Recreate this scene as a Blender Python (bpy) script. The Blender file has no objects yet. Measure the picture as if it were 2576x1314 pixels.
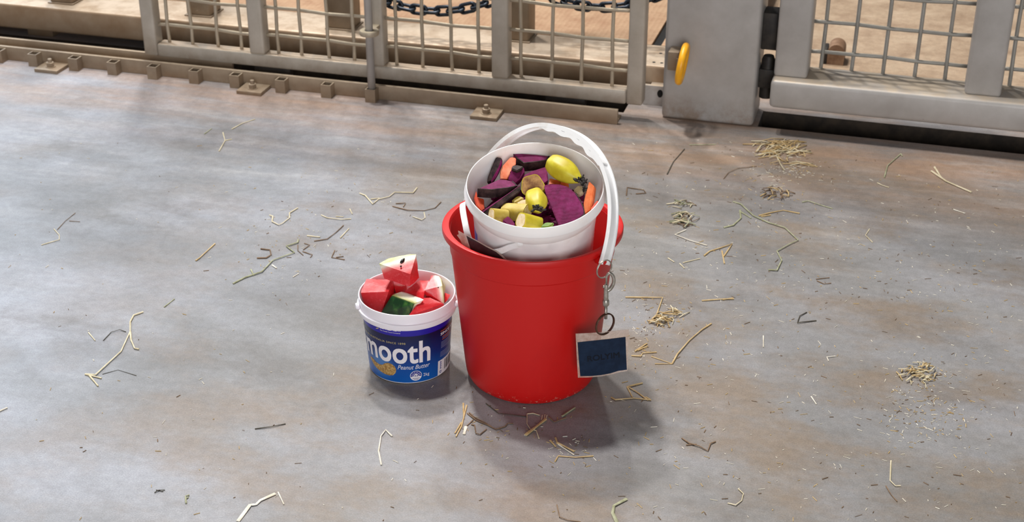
import bpy, bmesh, math, random
from mathutils import Vector, Matrix, Euler, noise
random.seed(11)
scene = bpy.context.scene
COL = scene.collection
PI = math.pi
R = math.radians

# ------------------------------------------------------------------ camera
PITCH, FPX, CAMH = R(27.5), 3700.0, 1.35
cam_d = bpy.data.cameras.new('camera')
cam = bpy.data.objects.new('camera', cam_d)
COL.objects.link(cam)
cam.location = (0, 0, CAMH)
cam.rotation_euler = (PI / 2 - PITCH, 0, 0)
cam_d.sensor_width = 36.0
cam_d.lens = 36.0 * FPX / 2576.0
cam_d.clip_start = 0.05
cam_d.dof.use_dof = True
cam_d.dof.focus_distance = 2.38
cam_d.dof.aperture_fstop = 9.0
scene.camera = cam

# ------------------------------------------------------------------ light
scene.view_settings.view_transform = 'Standard'
scene.view_settings.look = 'None'
scene.view_settings.gamma = 1.0
scene.view_settings.exposure = 0.0
scene.view_settings.use_curve_mapping = False
w = bpy.data.worlds.new('barn_ambient')
scene.world = w
w.use_nodes = True
w.node_tree.nodes['Background'].inputs[0].default_value = (0.93, 0.96, 1.0, 1)
w.node_tree.nodes['Background'].inputs[1].default_value = 0.14

def lamp(name, loc, power, size, color, target=(0.03, 2.2, 0.0), shape='DISK'):
    d = bpy.data.lights.new(name, 'AREA')
    d.shape = shape
    d.size = size
    d.energy = power
    d.color = color
    o = bpy.data.objects.new(name, d)
    COL.objects.link(o)
    o.location = loc
    o.rotation_euler = (Vector(target) - Vector(loc)).to_track_quat('-Z', 'Y').to_euler()
    return o

# a row of high-bay lamps hung under the barn roof beyond the gate
lamp('high_bay_lamp', (-0.95, 3.75, 6.0), 235, 0.40, (1.0, 0.98, 0.96))
lamp('high_bay_lamp', (-1.15, 5.85, 6.0), 215, 0.40, (1.0, 0.98, 0.96))
lamp('high_bay_lamp', (0.05, 8.5, 6.0), 75, 0.40, (1.0, 0.965, 0.92))
lamp('high_bay_lamp', (-1.75, 3.6, 6.0), 110, 0.40, (1.0, 0.98, 0.96))
# daylight from the open doorway at the far left of the barn
lamp('doorway_daylight', (-4.6, 7.6, 2.6), 210, 2.6, (0.72, 0.84, 1.0), (-0.8, 2.0, 0.0), 'SQUARE')
# unseen fill light added behind the camera to lift the front faces
lamp('front_fill', (0.6, -5.5, 1.7), 300, 3.2, (0.97, 0.98, 1.0), (0.0, 2.6, 0.2), 'SQUARE')

# ------------------------------------------------------------------ survey helpers
FW = Vector((0, math.cos(PITCH), -math.sin(PITCH)))
UP = Vector((0, math.sin(PITCH), math.cos(PITCH)))
RT = Vector((1, 0, 0))
EYE = Vector((0, 0, CAMH))

def sight(x, y):
    return FW + RT * ((x - 1288) / FPX) - UP * ((y - 657) / FPX)

def at(x, y, z=0.0):                      # point at height z
    d = sight(x, y)
    return EYE + d * ((z - CAMH) / d.z)

def on_plane(x, y, p, n):                 # point on a plane in the scene
    d = sight(x, y)
    return EYE + d * ((p - EYE).dot(n) / d.dot(n))

# gate frame: u runs along the track, v away from the camera
GA = Vector((-1.3823, 3.7741, 0))
GU = Vector((0.9616, -0.2745, 0)).normalized()
GV = Vector((-GU.y, GU.x, 0))
GROT = math.atan2(GU.y, GU.x)

def G(u, v, z=0.0):
    return GA + GU * u + GV * v + Vector((0, 0, z))

# ------------------------------------------------------------------ mesh helpers
def tag(o, label=None, cat=None, group=None, kind=None):
    if label: o['label'] = label
    if cat: o['category'] = cat
    if group: o['group'] = group
    if kind: o['kind'] = kind
    return o

def empty(name, loc, rz=0.0, rot=None):
    o = bpy.data.objects.new(name, None)
    COL.objects.link(o)
    o.location = loc
    o.rotation_euler = rot if rot else (0, 0, rz)
    o.empty_display_size = 0.02
    return o

def obj(name, me, mat=None, parent=None, smooth=False):
    if isinstance(me, bmesh.types.BMesh):
        bm = me
        bmesh.ops.recalc_face_normals(bm, faces=bm.faces)
        me = bpy.data.meshes.new(name)
        bm.to_mesh(me)
        bm.free()
    o = bpy.data.objects.new(name, me)
    COL.objects.link(o)
    if mat and not me.materials:
        me.materials.append(mat)
    if smooth:
        for p in me.polygons:
            p.use_smooth = True
        if smooth is not True:
            me.set_sharp_from_angle(angle=R(38 if smooth == 'auto' else smooth))
    if parent:
        o.parent = parent
    return o

def localise(bm, parent_matrix):
    bm.transform(parent_matrix.inverted())
    return bm

def mat_of(e):
    return Matrix.Translation(e.location) @ e.rotation_euler.to_matrix().to_4x4()

def add_box(bm, x0, x1, y0, y1, z0, z1, bevel=0.0, seg=2):
    b = bmesh.new()
    vs = [b.verts.new((x, y, z)) for z in (z0, z1) for y in (y0, y1) for x in (x0, x1)]
    for f in ((0, 2, 3, 1), (4, 5, 7, 6), (0, 1, 5, 4), (2, 6, 7, 3), (0, 4, 6, 2), (1, 3, 7, 5)):
        b.faces.new([vs[i] for i in f])
    if bevel:
        bmesh.ops.bevel(b, geom=list(b.edges), offset=bevel, segments=seg, affect='EDGES', profile=0.5)
    merge(bm, b)

def merge(bm, b):
    me = bpy.data.meshes.new('tmp')
    b.to_mesh(me)
    b.free()
    bm.from_mesh(me)
    bpy.data.meshes.remove(me)

def box(*a, **k):
    bm = bmesh.new()
    add_box(bm, *a, **k)
    return bm

def add_lathe(bm, prof, seg=72, closed=False, fn=None):
    rings = []
    for (r, z) in prof:
        if r < 1e-6:
            rings.append([bm.verts.new((0, 0, z))])
            continue
        ring = []
        for i in range(seg):
            t = 2 * PI * i / seg
            p = Vector((r * math.cos(t), r * math.sin(t), z))
            ring.append(bm.verts.new(fn(p, t) if fn else p))
        rings.append(ring)
    pairs = list(zip(rings, rings[1:]))
    if closed:
        pairs.append((rings[-1], rings[0]))
    for a, b in pairs:
        for i in range(seg):
            j = (i + 1) % seg
            q = [a[i % len(a)], a[j % len(a)], b[j % len(b)], b[i % len(b)]]
            u = []
            for x in q:
                if x not in u:
                    u.append(x)
            if len(u) > 2:
                bm.faces.new(u)

def lathe(prof, seg=72, closed=False, fn=None):
    bm = bmesh.new()
    add_lathe(bm, prof, seg, closed, fn)
    return bm

def add_sweep(bm, pts, prof, up=None, closed=False, scale=None):
    """sweep a closed 2-D profile [(a, b)...] along pts; b runs along 'up'."""
    pts = [Vector(p) for p in pts]
    n = len(pts)
    rings = []
    for i, p in enumerate(pts):
        a = pts[(i - 1) % n] if (closed or i) else pts[i]
        b = pts[(i + 1) % n] if (closed or i < n - 1) else pts[i]
        t = (b - a).normalized()
        w = up(i) if callable(up) else (up or Vector((0, 0, 1)))
        s = t.cross(w)
        if s.length < 1e-4:
            s = t.cross(Vector((0.3, 1, 0.1)))
        s.normalize()
        w = s.cross(t).normalized()
        k = scale[i] if scale else 1.0
        rings.append([bm.verts.new(p + s * (q[0] * k) + w * (q[1] * k)) for q in prof])
    m = len(prof)
    for i in range(n if closed else n - 1):
        a, b = rings[i], rings[(i + 1) % n]
        for j in range(m):
            bm.faces.new((a[j], a[(j + 1) % m], b[(j + 1) % m], b[j]))
    if not closed:
        bm.faces.new(rings[0])
        bm.faces.new(list(reversed(rings[-1])))

def ngon(r, n, ry=None):
    ry = r if ry is None else ry
    return [(r * math.cos(2 * PI * i / n), ry * math.sin(2 * PI * i / n)) for i in range(n)]

def tube(pts, r, n=8, up=None, closed=False, scale=None):
    bm = bmesh.new()
    add_sweep(bm, pts, ngon(r, n), up, closed, scale)
    return bm

def hull(points):
    bm = bmesh.new()
    vs = [bm.verts.new(p) for p in points]
    r = bmesh.ops.convex_hull(bm, input=vs)
    bmesh.ops.delete(bm, geom=[v for v in bm.verts if not v.link_faces], context='VERTS')
    return bm

def rough(bm, cuts, amp, freq):
    bmesh.ops.triangulate(bm, faces=bm.faces)
    if cuts:
        bmesh.ops.subdivide_edges(bm, edges=bm.edges, cuts=cuts, use_grid_fill=True)
    bm.normal_update()
    for v in bm.verts:
        v.co += v.normal * amp * noise.noise(v.co * freq)
    return bm

# ------------------------------------------------------------------ materials
def lin(r, g, b):
    f = lambda c: c / 12.92 if c <= 0.04045 else ((c + 0.055) / 1.055) ** 2.4
    return (f(r / 255), f(g / 255), f(b / 255), 1.0)

class NT:
    def __init__(s, name):
        s.m = bpy.data.materials.new(name)
        s.m.use_nodes = True
        s.t = s.m.node_tree
        s.b = s.t.nodes['Principled BSDF']
    def n(s, kind, **k):
        x = s.t.nodes.new(kind)
        for a, v in k.items():
            setattr(x, a, v)
        return x
    def l(s, a, b):
        s.t.links.new(a, b)
    def coord(s, what='Object'):
        return s.n('ShaderNodeTexCoord').outputs[what]
    def noise(s, co, scale, detail=4, rough=0.55, stretch=None, loc=(0, 0, 0)):
        if stretch or any(loc):
            mp = s.n('ShaderNodeMapping')
            mp.inputs['Scale'].default_value = stretch or (1, 1, 1)
            mp.inputs['Location'].default_value = loc
            s.l(co, mp.inputs['Vector'])
            co = mp.outputs[0]
        x = s.n('ShaderNodeTexNoise')
        x.inputs['Scale'].default_value = scale
        x.inputs['Detail'].default_value = detail
        x.inputs['Roughness'].default_value = rough
        s.l(co, x.inputs['Vector'])
        return x.outputs['Fac']
    def ramp(s, fac, stops):
        x = s.n('ShaderNodeValToRGB')
        e = x.color_ramp.elements
        while len(e) < len(stops):
            e.new(0.5)
        for i, (p, c) in enumerate(stops):
            e[i].position = p
            e[i].color = c if len(c) == 4 else (*c, 1)
        s.l(fac, x.inputs[0])
        return x.outputs[0]
    def mix(s, fac, a, b, mode='MIX'):
        x = s.n('ShaderNodeMix', data_type='RGBA', blend_type=mode)
        for sock, val in ((x.inputs[0], fac), (x.inputs[6], a), (x.inputs[7], b)):
            if hasattr(val, 'node'):
                s.l(val, sock)
            else:
                sock.default_value = val
        return x.outputs[2]
    def math(s, op, a, b=0.0, clamp=False):
        x = s.n('ShaderNodeMath', operation=op, use_clamp=clamp)
        for sock, val in ((x.inputs[0], a), (x.inputs[1], b)):
            if hasattr(val, 'node'):
                s.l(val, sock)
            else:
                sock.default_value = val
        return x.outputs[0]
    def mapr(s, v, a, b, c=0.0, d=1.0):
        x = s.n('ShaderNodeMapRange', interpolation_type='SMOOTHSTEP')
        s.l(v, x.inputs[0])
        for i, q in enumerate((a, b, c, d)):
            x.inputs[i + 1].default_value = q
        return x.outputs[0]
    def bump(s, h, strength, dist=0.002):
        x = s.n('ShaderNodeBump')
        x.inputs['Strength'].default_value = strength
        x.inputs['Distance'].default_value = dist
        s.l(h, x.inputs['Height'])
        s.l(x.outputs[0], s.b.inputs['Normal'])
    def base(s, c):
        if hasattr(c, 'node'):
            s.l(c, s.b.inputs['Base Color'])
        else:
            s.b.inputs['Base Color'].default_value = c
    def set(s, **k):
        names = dict(rough='Roughness', metal='Metallic', trans='Transmission Weight', ior='IOR',
                     spec='Specular IOR Level', sss='Subsurface Weight', alpha='Alpha', coat='Coat Weight')
        for a, v in k.items():
            i = s.b.inputs[names[a]]
            if hasattr(v, 'node'):
                s.l(v, i)
            else:
                i.default_value = v
        return s

def simple(name, c, c2=None, rough=0.5, scale=40, metal=0.0, bump=0.0, spec=0.5, sss=0.0, stretch=None, lo=0.38, hi=0.62):
    k = NT(name)
    co = k.coord()
    f = k.noise(co, scale, 4, 0.6, stretch)
    k.base(k.ramp(f, [(lo, c), (hi, c2 or c)]))
    k.set(rough=rough, metal=metal, spec=spec, sss=sss)
    if sss:
        k.b.inputs['Subsurface Radius'].default_value = (0.006, 0.003, 0.002)
        k.b.inputs['Subsurface Scale'].default_value = 0.5
    if bump:
        k.bump(f, bump)
    return k.m
# ------------------------------------------------------------------ surface materials
def floor_mat():
    k = NT('barn_concrete')
    co = k.coord()
    sep = k.n('ShaderNodeSeparateXYZ')
    k.l(co, sep.inputs[0])
    v = sep.outputs[1]
    u = sep.outputs[0]
    cloud = k.noise(co, 2.1, 7, 0.66, (0.75, 1.35, 1), (3.1, 0.4, 0))
    col = k.ramp(cloud, [(0.30, lin(112, 113, 114)), (0.46, lin(138, 141, 146)), (0.66, lin(164, 168, 178))])
    # trodden-in brown dirt, stronger to the right and towards the gate
    d1 = k.noise(co, 2.6, 7, 0.70, (1, 1.6, 1), (0, 7.3, 0))
    right = k.mapr(u, 0.75, 1.75, 0.16, 0.85)
    dm = k.math('MULTIPLY', k.mapr(d1, 0.42, 0.66), right)
    col = k.mix(dm, col, lin(138, 116, 94))
    col = k.mix(k.mapr(u, 0.75, 1.75, 0.0, 0.45), col, lin(126, 117, 104))
    near = k.mapr(v, -0.50, -0.02, 0.0, 1.0)
    d2 = k.noise(co, 5.0, 7, 0.70, (0.35, 1.8, 1), (2, 1, 0))
    nm = k.math('MULTIPLY', near, k.mapr(d2, 0.34, 0.66, 0.10, 1.0))
    col = k.mix(k.math('MULTIPLY', nm, 0.62), col, lin(176, 140, 112))
    # pale and dark streaks running along the gate line
    zone = k.mapr(v, -1.0, -0.25, 0.18, 1.0)
    st = k.noise(co, 4.2, 6, 0.66, (0.7, 3.2, 1), (5, 2, 0))
    col = k.mix(k.math('MULTIPLY', k.math('MULTIPLY', k.mapr(st, 0.48, 0.74), 0.34), zone), col, lin(202, 199, 197))
    st2 = k.noise(co, 4.8, 6, 0.66, (0.6, 3.4, 1), (1, 12, 0))
    col = k.mix(k.math('MULTIPLY', k.math('MULTIPLY', k.mapr(st2, 0.48, 0.76), 0.34), zone), col, lin(104, 98, 92))
    # dark scuffs
    sc = k.noise(co, 3.4, 7, 0.72, (0.8, 1.2, 1), (9, 4, 0))
    col = k.mix(k.math('MULTIPLY', k.mapr(sc, 0.50, 0.72), 0.50), col, lin(98, 92, 86))
    # sandy dirt on the far side of the gate
    far = k.mapr(v, 0.24, 0.50)
    sand = k.ramp(k.noise(co, 9, 6, 0.7), [(0.3, lin(148, 122, 98)), (0.55, lin(180, 156, 130)), (0.75, lin(194, 174, 148))])
    col = k.mix(far, col, sand)
    m2 = k.noise(co, 60, 4, 0.75)
    col = k.mix(0.16, col, k.ramp(m2, [(0.32, (0.10, 0.095, 0.09)), (0.68, (0.80, 0.79, 0.78))]), 'OVERLAY')
    # cement grain
    g = k.noise(co, 420, 3, 0.7)
    col = k.mix(0.30, col, k.ramp(g, [(0.3, (0.12, 0.115, 0.11)), (0.7, (0.75, 0.74, 0.73))]), 'OVERLAY')
    k.base(col)
    k.set(rough=k.mapr(k.noise(co, 5, 5, 0.6), 0.3, 0.7, 0.40, 0.60), spec=0.5)
    k.bump(k.noise(co, 160, 4, 0.7), 0.10, 0.0015)
    return k.m

def steel_mat(name, c1, c2, dust, dust_top=0.75, low=0.10, rough=0.5):
    k = NT(name)
    geo = k.n('ShaderNodeNewGeometry')
    pos = geo.outputs['Position']
    f = k.noise(pos, 14, 5, 0.65)
    col = k.ramp(f, [(0.3, c1), (0.7, c2)])
    sep = k.n('ShaderNodeSeparateXYZ')
    k.l(geo.outputs['Normal'], sep.inputs[0])
    sp = k.n('ShaderNodeSeparateXYZ')
    k.l(pos, sp.inputs[0])
    # dust lies on ledges, splashed mud along the foot
    top = k.mapr(sep.outputs[2], 0.6, 0.95)
    df = k.math('MULTIPLY', top, k.mapr(k.noise(pos, 11, 5, 0.7), 0.35, 0.6, 0.25, dust_top))
    mud = k.math('MULTIPLY', k.mapr(sp.outputs[2], 0.0, low, 0.7, 0.0), k.mapr(k.noise(pos, 17, 6, 0.72), 0.35, 0.66))
    col = k.mix(df, col, dust)
    col = k.mix(mud, col, lin(134, 108, 82))
    sp2 = k.noise(pos, 60, 4, 0.7)
    col = k.mix(k.mapr(sp2, 0.68, 0.80, 0.0, 0.55), col, lin(112, 72, 50))
    k.base(col)
    k.set(rough=rough, metal=0.25, spec=0.4)
    k.bump(k.noise(pos, 90, 4, 0.6), 0.12, 0.001)
    return k.m

M = {}
M['floor'] = floor_mat()
M['steel'] = steel_mat('galvanised_steel', lin(170, 160, 146), lin(192, 184, 172), lin(224, 200, 172), 0.9)
M['steel_grey'] = steel_mat('grey_painted_steel', lin(166, 161, 156), lin(182, 178, 174), lin(206, 184, 154), 0.7, 0.09)
M['wire'] = steel_mat('dusty_mesh_wire', lin(168, 154, 134), lin(190, 176, 154), lin(214, 200, 172), 0.8, 0.14)
M['wire_grey'] = steel_mat('grey_mesh_wire', lin(140, 136, 128), lin(166, 162, 154), lin(196, 186, 168), 0.7, 0.05)
M['track'] = steel_mat('mill_steel_track', lin(140, 122, 102), lin(166, 148, 126), lin(176, 160, 138), 0.45, 0.03)
M['beam'] = steel_mat('dirty_beam_steel', lin(150, 122, 94), lin(172, 150, 126), lin(204, 186, 164), 0.9, 0.05)
M['beam_post'] = steel_mat('brown_beam_post', lin(122, 104, 84), lin(146, 130, 110), lin(180, 160, 136), 0.5, 0.15)
M['dark_steel'] = simple('black_steel', lin(38, 34, 32), lin(58, 52, 46), 0.6, 30, 0.3)
M['hole'] = simple('hole_and_gap_black', lin(14, 12, 11), lin(20, 18, 16), 0.9)
M['chain'] = simple('black_painted_chain', lin(24, 28, 34), lin(48, 56, 66), 0.38, 60, 0.5)
M['yellow'] = simple('yellow_paint', lin(238, 164, 14), lin(246, 180, 28), 0.42, 60)
M['pit'] = simple('slot_shade', lin(44, 38, 33), lin(66, 56, 46), 0.95, 25)  # slot faces coloured dark to carry the shade inside the recess

def tread_mat():
    k = NT('tan_tread_plate')
    co = k.coord()
    f = k.noise(co, 16, 6, 0.7)
    k.base(k.ramp(f, [(0.3, lin(158, 122, 94)), (0.6, lin(178, 146, 116))]))
    k.set(rough=0.8, spec=0.3)
    vo = k.n('ShaderNodeTexVoronoi')
    vo.inputs['Scale'].default_value = 75
    vo.inputs['Randomness'].default_value = 0.25
    k.l(co, vo.inputs['Vector'])
    k.bump(vo.outputs['Distance'], 0.5, 0.003)
    return k.m
M['tread'] = tread_mat()

# ------------------------------------------------------------------ floor
floor = obj('floor', bmesh.new(), M['floor'])
bm = bmesh.new()
V0, V1, D = 0.082, 0.187, 0.07
def slab_quad(u0, u1, v0, v1, z):
    bm.faces.new([bm.verts.new(p) for p in ((u0, v0, z), (u1, v0, z), (u1, v1, z), (u0, v1, z))])
def wall_quad(u0, v0, u1, v1, z0, z1):
    bm.faces.new([bm.verts.new(p) for p in ((u0, v0, z0), (u1, v1, z0), (u1, v1, z1), (u0, v0, z1))])
slab_quad(-5, 7, -7, V0, 0)
slab_quad(-5, 7, V1, 9, 0)
slab_quad(1.70, 2.03, V0, V1, 0)
slab_quad(-5, -1.5, V0, V1, 0)
slab_quad(5.0, 7, V0, V1, 0)
npit = len(bm.faces)
for a_, b_ in ((-1.5, 1.70), (2.03, 5.0)):
    slab_quad(a_, b_, V0, V1, -D)
    wall_quad(a_, V0, b_, V0, -D, 0)
    wall_quad(a_, V1, b_, V1, -D, 0)
    wall_quad(a_, V0, a_, V1, -D, 0)
    wall_quad(b_, V0, b_, V1, -D, 0)
bm.faces.ensure_lookup_table()
for f_ in bm.faces[npit:]:
    f_.material_index = 1
bm.to_mesh(floor.data)
bm.free()
floor.data.materials.append(M['pit'])
floor.location = GA
floor.rotation_euler = (0, 0, GROT)
tag(floor, 'grey barn concrete floor with brown dirt and a narrow slot under the gates', kind='structure')

def groot(name, u, v, label, cat, group=None):
    e = empty(name, G(u, v, 0), GROT)
    e['u'] = u
    e['v'] = v
    tag(e, label, cat, group)
    return e

def gbox(name, e, u0, u1, v0, v1, z0, z1, mat, bevel=0.003, seg=2, parent=None):
    a, b = e['u'], e['v']
    return obj(name, box(u0 - a, u1 - a, v0 - b, v1 - b, z0, z1, bevel=bevel, seg=seg), mat, parent or e, 'auto')

def gtube(name, e, pts, r, mat, n=8, parent=None):
    a, b = e['u'], e['v']
    return obj(name, tube([(p[0] - a, p[1] - b, p[2]) for p in pts], r, n, up=Vector((0.3, 0.5, 0.81))), mat, parent or e, True)

def mesh_panel(e, us, zs, u0, u1, z0, z1, v, r, mat):
    """woven crimped mesh: every wire a part of its own"""
    def crimp(t, grid, ph):
        k = min(range(len(grid)), key=lambda i: abs(grid[i] - t))
        return 0.55 * r * (1 if (k + ph) % 2 else -1) * max(0.0, 1 - abs(grid[k] - t) / 0.034)
    for i, uu in enumerate(us):
        j = random.uniform(-0.0025, 0.0025)
        n = int((z1 - z0) / 0.018)
        gtube('mesh_wire', e, [(uu + j * math.sin(9 * k / n), v + crimp(z0 + (z1 - z0) * k / n, zs, i), z0 + (z1 - z0) * k / n) for k in range(n + 1)], r, mat, 7)
    for i, z in enumerate(zs):
        n = int((u1 - u0) / 0.018)
        gtube('mesh_wire', e, [(u0 + (u1 - u0) * k / n, v + crimp(u0 + (u1 - u0) * k / n, us, i + 1), z + 0.002 * math.sin(5 * k / n + i)) for k in range(n + 1)], r, mat, 7)

# ------------------------------------------------------------------ floor track of the sliding gate
e = groot('gate_track', 0.0, 0.0, 'low steel floor track with two upright flat bars under the sliding mesh gate', 'track')
gbox('front_bar', e, -2.2, 1.702, 0.0, 0.010, 0, 0.038, M['track'], 0.0015)
gbox('rear_bar', e, -2.2, 0.66, 0.058, 0.068, 0, 0.039, M['track'], 0.0015)
gbox('track_bed', e, -2.2, 1.700, 0.010, 0.058, 0, 0.004, M['track'], 0.001)
def square_tube(u, h=0.034, s=0.027, t=0.003, tall=1.0):
    bm = bmesh.new()
    o = s / 2
    for (r, z) in ():
        pass
    outer = [(-o, -o), (o, -o), (o, o), (-o, o)]
    inner = [(x * (1 - 2 * t / s), y * (1 - 2 * t / s)) for x, y in outer]
    rings = []
    for ring, z in ((outer, 0), (outer, h), (inner, h), (inner, 0.004)):
        rings.append([bm.verts.new((x, y, z)) for x, y in ring])
    for a, b in zip(rings, rings[1:]):
        for i in range(4):
            bm.faces.new((a[i], a[(i + 1) % 4], b[(i + 1) % 4], b[i]))
    bm.faces.new(rings[-1])
    return bm
lug_me = None
for u in (-0.10, 0.012, 0.119, 0.240, 0.354, 0.471, 0.590, 0.705, 0.832, 0.957, 1.076):
    if lug_me is None:
        lo = obj('bolt_socket', square_tube(0), M['track'], e)
        lug_me = lo.data
    else:
        lo = obj('bolt_socket', lug_me, None, e)
    lo.location = (u, -0.0138, 0)
for i, u in enumerate((0.178, 0.760, 1.382)):
    pl = gbox('anchor_plate', e, u - 0.034, u + 0.034, -0.062, -0.0003, 0.0, 0.009, M['track'], 0.0012)
    pl.rotation_euler = (0, 0, 0)
    b = bmesh.new()
    add_lathe(b, [(0, 0.0088), (0.0135, 0.0088), (0.0135, 0.0105), (0, 0.0105)], 20)
    add_lathe(b, [(0, 0.010), (0.0105, 0.010), (0.0105, 0.021), (0.009, 0.022), (0, 0.022)], 6)
    add_lathe(b, [(0, 0.021), (0.0058, 0.021), (0.0058, 0.030), (0.005, 0.031), (0, 0.031)], 12)
    for v_ in b.verts:
        v_.co += Vector((u, -0.036, 0))
    obj('anchor_bolt', b, M['track'], pl, False)

# ------------------------------------------------------------------ sliding gate
e = groot('sliding_gate', 1.09, 0.055, 'long galvanised sliding gate with woven wire mesh, standing on the floor track', 'gate')
GZ0, GZ1, GTOP = 0.040, 0.076, 1.10
gbox('bottom_rail', e, 0.458, 1.714, 0.035, 0.075, GZ0, GZ1, M['steel'], 0.006, 3)
gbox('top_rail', e, 0.458, 1.714, 0.035, 0.075, GTOP - 0.04, GTOP, M['steel'], 0.006, 3)
for u0, u1, z0 in ((0.419, 0.458, GZ0), (0.724, 0.766, GZ1), (1.050, 1.093, GZ1), (1.374, 1.417, GZ1), (1.714, 1.754, GZ0)):
    gbox('upright', e, u0, u1, 0.0352, 0.0748, z0 - 0.002 if z0 == GZ1 else z0, GTOP if z0 == GZ0 else GTOP - 0.038, M['steel'], 0.006, 3)
zs = [0.121 + 0.0735 * i for i in range(13)]
panels = [((0.458, 0.724), [0.485, 0.552, 0.625, 0.692]), ((0.766, 1.050), [0.796, 0.860, 0.936, 1.005]),
          ((1.093, 1.374), [1.119, 1.188, 1.266, 1.336]), ((1.417, 1.714), [1.445, 1.522, 1.597, 1.674])]
for (u0, u1), us in panels:
    mesh_panel(e, us, zs, u0 - 0.004, u1 + 0.004, GZ1 - 0.004, GTOP - 0.036, 0.058, 0.0046, M['wire'])
for u_ in (0.78, 1.56):
    gbox('roller_block', e, u_ - 0.05, u_ + 0.05, 0.044, 0.066, 0.005, 0.0405, M['dark_steel'], 0.002)
# bolt guide (an eye welded to the upright)
b = bmesh.new()
add_lathe(b, [(0.0115, -0.006), (0.023, -0.006), (0.0245, -0.003), (0.0245, 0.003), (0.023, 0.006), (0.0115, 0.006)], 28, True)
add_box(b, -0.009, 0.009, 0.020, 0.051, -0.005, 0.005, 0.001)
for v_ in b.verts:
    v_.co += Vector((1.077 - 1.09, -0.0145 - 0.055, 0.180))
obj('bolt_guide', b, M['wire'], e, 'auto')

e = groot('drop_bolt', 1.0765, -0.014, 'round steel drop bolt standing upright in its socket against the sliding gate', 'bolt')
gtube('rod', e, [(1.0765, -0.014, 0.012), (1.0765, -0.014, 0.5), (1.0765, -0.014, 0.86)], 0.0098, M['steel_grey'], 16)
gtube('handle', e, [(1.0765, -0.014, 0.84), (1.0765, -0.05, 0.84), (1.0765, -0.085, 0.84)], 0.0075, M['steel_grey'], 10)

# ------------------------------------------------------------------ beam, its posts and the tread plate behind the gate
e = groot('threshold_beam', 0.0, 0.25, 'long dirty steel beam lying behind the sliding gate', 'beam')
BT = 0.093
gbox('beam_body', e, -2.4, 1.786, 0.180, 0.338, 0.022, BT, M['beam'], 0.007, 4)
for i, u in enumerate((-1.6, -0.8, 0.0, 0.8, 1.5)):
    gbox('beam_foot', e, u - 0.04, u + 0.04, 0.20, 0.32, 0.0, 0.026, M['beam_post'], 0.002)
for (u, v) in ((1.748, 0.205), (1.768, 0.205), (1.752, 0.275), (1.775, 0.275)):
    hb = lathe([(0, BT + 0.0004), (0.0042, BT + 0.0004), (0.0046, BT - 0.001), (0, BT - 0.001)], 14)
    for v_ in hb.verts:
        v_.co += Vector((u, v - 0.25, 0))
    obj('bolt_hole', hb, M['hole'], e)
gbox('end_plate', e, 1.735, 1.7945, 0.150, 0.160, 0.0, 0.052, M['steel_grey'], 0.001)
gbox('end_web', e, 1.750, 1.7945, 0.158, 0.182, 0.0, 0.05, M['steel_grey'], 0.001)
hb = lathe([(0, 0), (0.010, 0), (0.010, 0.002), (0, 0.002)], 18)
hb.transform(Matrix.Translation((1.777, 0.1505 - 0.25, 0.033)) @ Matrix.Rotation(R(90), 4, 'X') @ Matrix.Diagonal((0.7, 1, 1, 1)))
obj('slot_hole', hb, M['hole'], e)

post_labels = ['brown square post on the threshold beam near the left frame edge',
               'brown square post on the beam behind the left mesh panel of the sliding gate',
               'brown square post on the beam just left of the drop bolt',
               'brown square post on the beam behind the fourth gate upright']
for i, (u, v) in enumerate(((0.068, 0.255), (0.487, 0.258), (0.898, 0.258), (1.372, 0.295))):
    e = groot('beam_post', u, v, post_labels[i], 'post', 'posts on the threshold beam')
    h = 0.036
    gbox('shaft', e, u - h, u + h, v - h, v + h, BT + 0.001, 1.0, M['beam_post'], 0.008, 3)
    gbox('weld_foot', e, u - h - 0.004, u + h + 0.004, v - h - 0.004, v + h + 0.004, BT - 0.001, BT + 0.004, M['beam_post'], 0.002)

e = groot('tread_plate', -0.2, 0.9, 'tan patterned tread plate platform beyond the beam', 'platform')
gbox('plate', e, -2.4, 1.716, 0.339, 2.6, BT - 0.010, BT - 0.001, M['tread'], 0.001)
for u in (-2.0, -0.8, 0.5, 1.6):
    gbox('bearer', e, u - 0.03, u + 0.03, 0.345, 2.55, 0.0, BT - 0.009, M['beam_post'], 0.002)
e = groot('side_plate', 1.95, 1.0, 'tan steel side plate beside the tread plate behind the wide post', 'platform')
gbox('plate', e, 1.741, 1.93, 0.339, 2.6, BT - 0.010, BT - 0.001, M['tread'], 0.001)
gbox('gap_shade_strip', e, 1.7165, 1.7405, 0.339, 2.6, BT - 0.016, BT - 0.008, M['hole'], 0.0)  # black strip added to stand for the shade in the plate gap
gbox('bearer', e, 1.82, 1.88, 0.345, 2.55, 0.0, BT - 0.009, M['beam_post'], 0.002)

# ------------------------------------------------------------------ chains
def chain(label, u0, u1, v, zmid, k, uc):
    e = groot('chain', (u0 + u1) / 2, v, label, 'chain', 'black chains behind the gate')
    pitch, r, L, W = 0.0335, 0.0047, 0.0115, 0.0105
    link = []
    for i in range(24):
        t = 2 * PI * i / 24
        link.append(Vector((math.cos(t) * W + (L if math.cos(t) > 0 else -L), math.sin(t) * W, 0)))
    me = None
    u, i = u0, 0
    while u < u1:
        z = zmid + k * (u - uc) ** 2
        s = 2 * k * (u - uc)
        if me is None:
            lk = obj('link', tube(link, r, 8, up=Vector((0, 0, 1)), closed=True), M['chain'], e, True)
            me = lk.data
        else:
            lk = obj('link', me, None, e)
        lk.location = (u - e['u'], 0, z)
        lk.rotation_euler = Euler((R(12) if i % 2 else R(82), -math.atan(s), 0), 'XYZ')
        u += pitch / math.sqrt(1 + s * s)
        i += 1
    return e
def gz(x, y, v):
    p = on_plane(x, y, G(0, v), GV)
    return (p - GA).dot(GU), p.z
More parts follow.
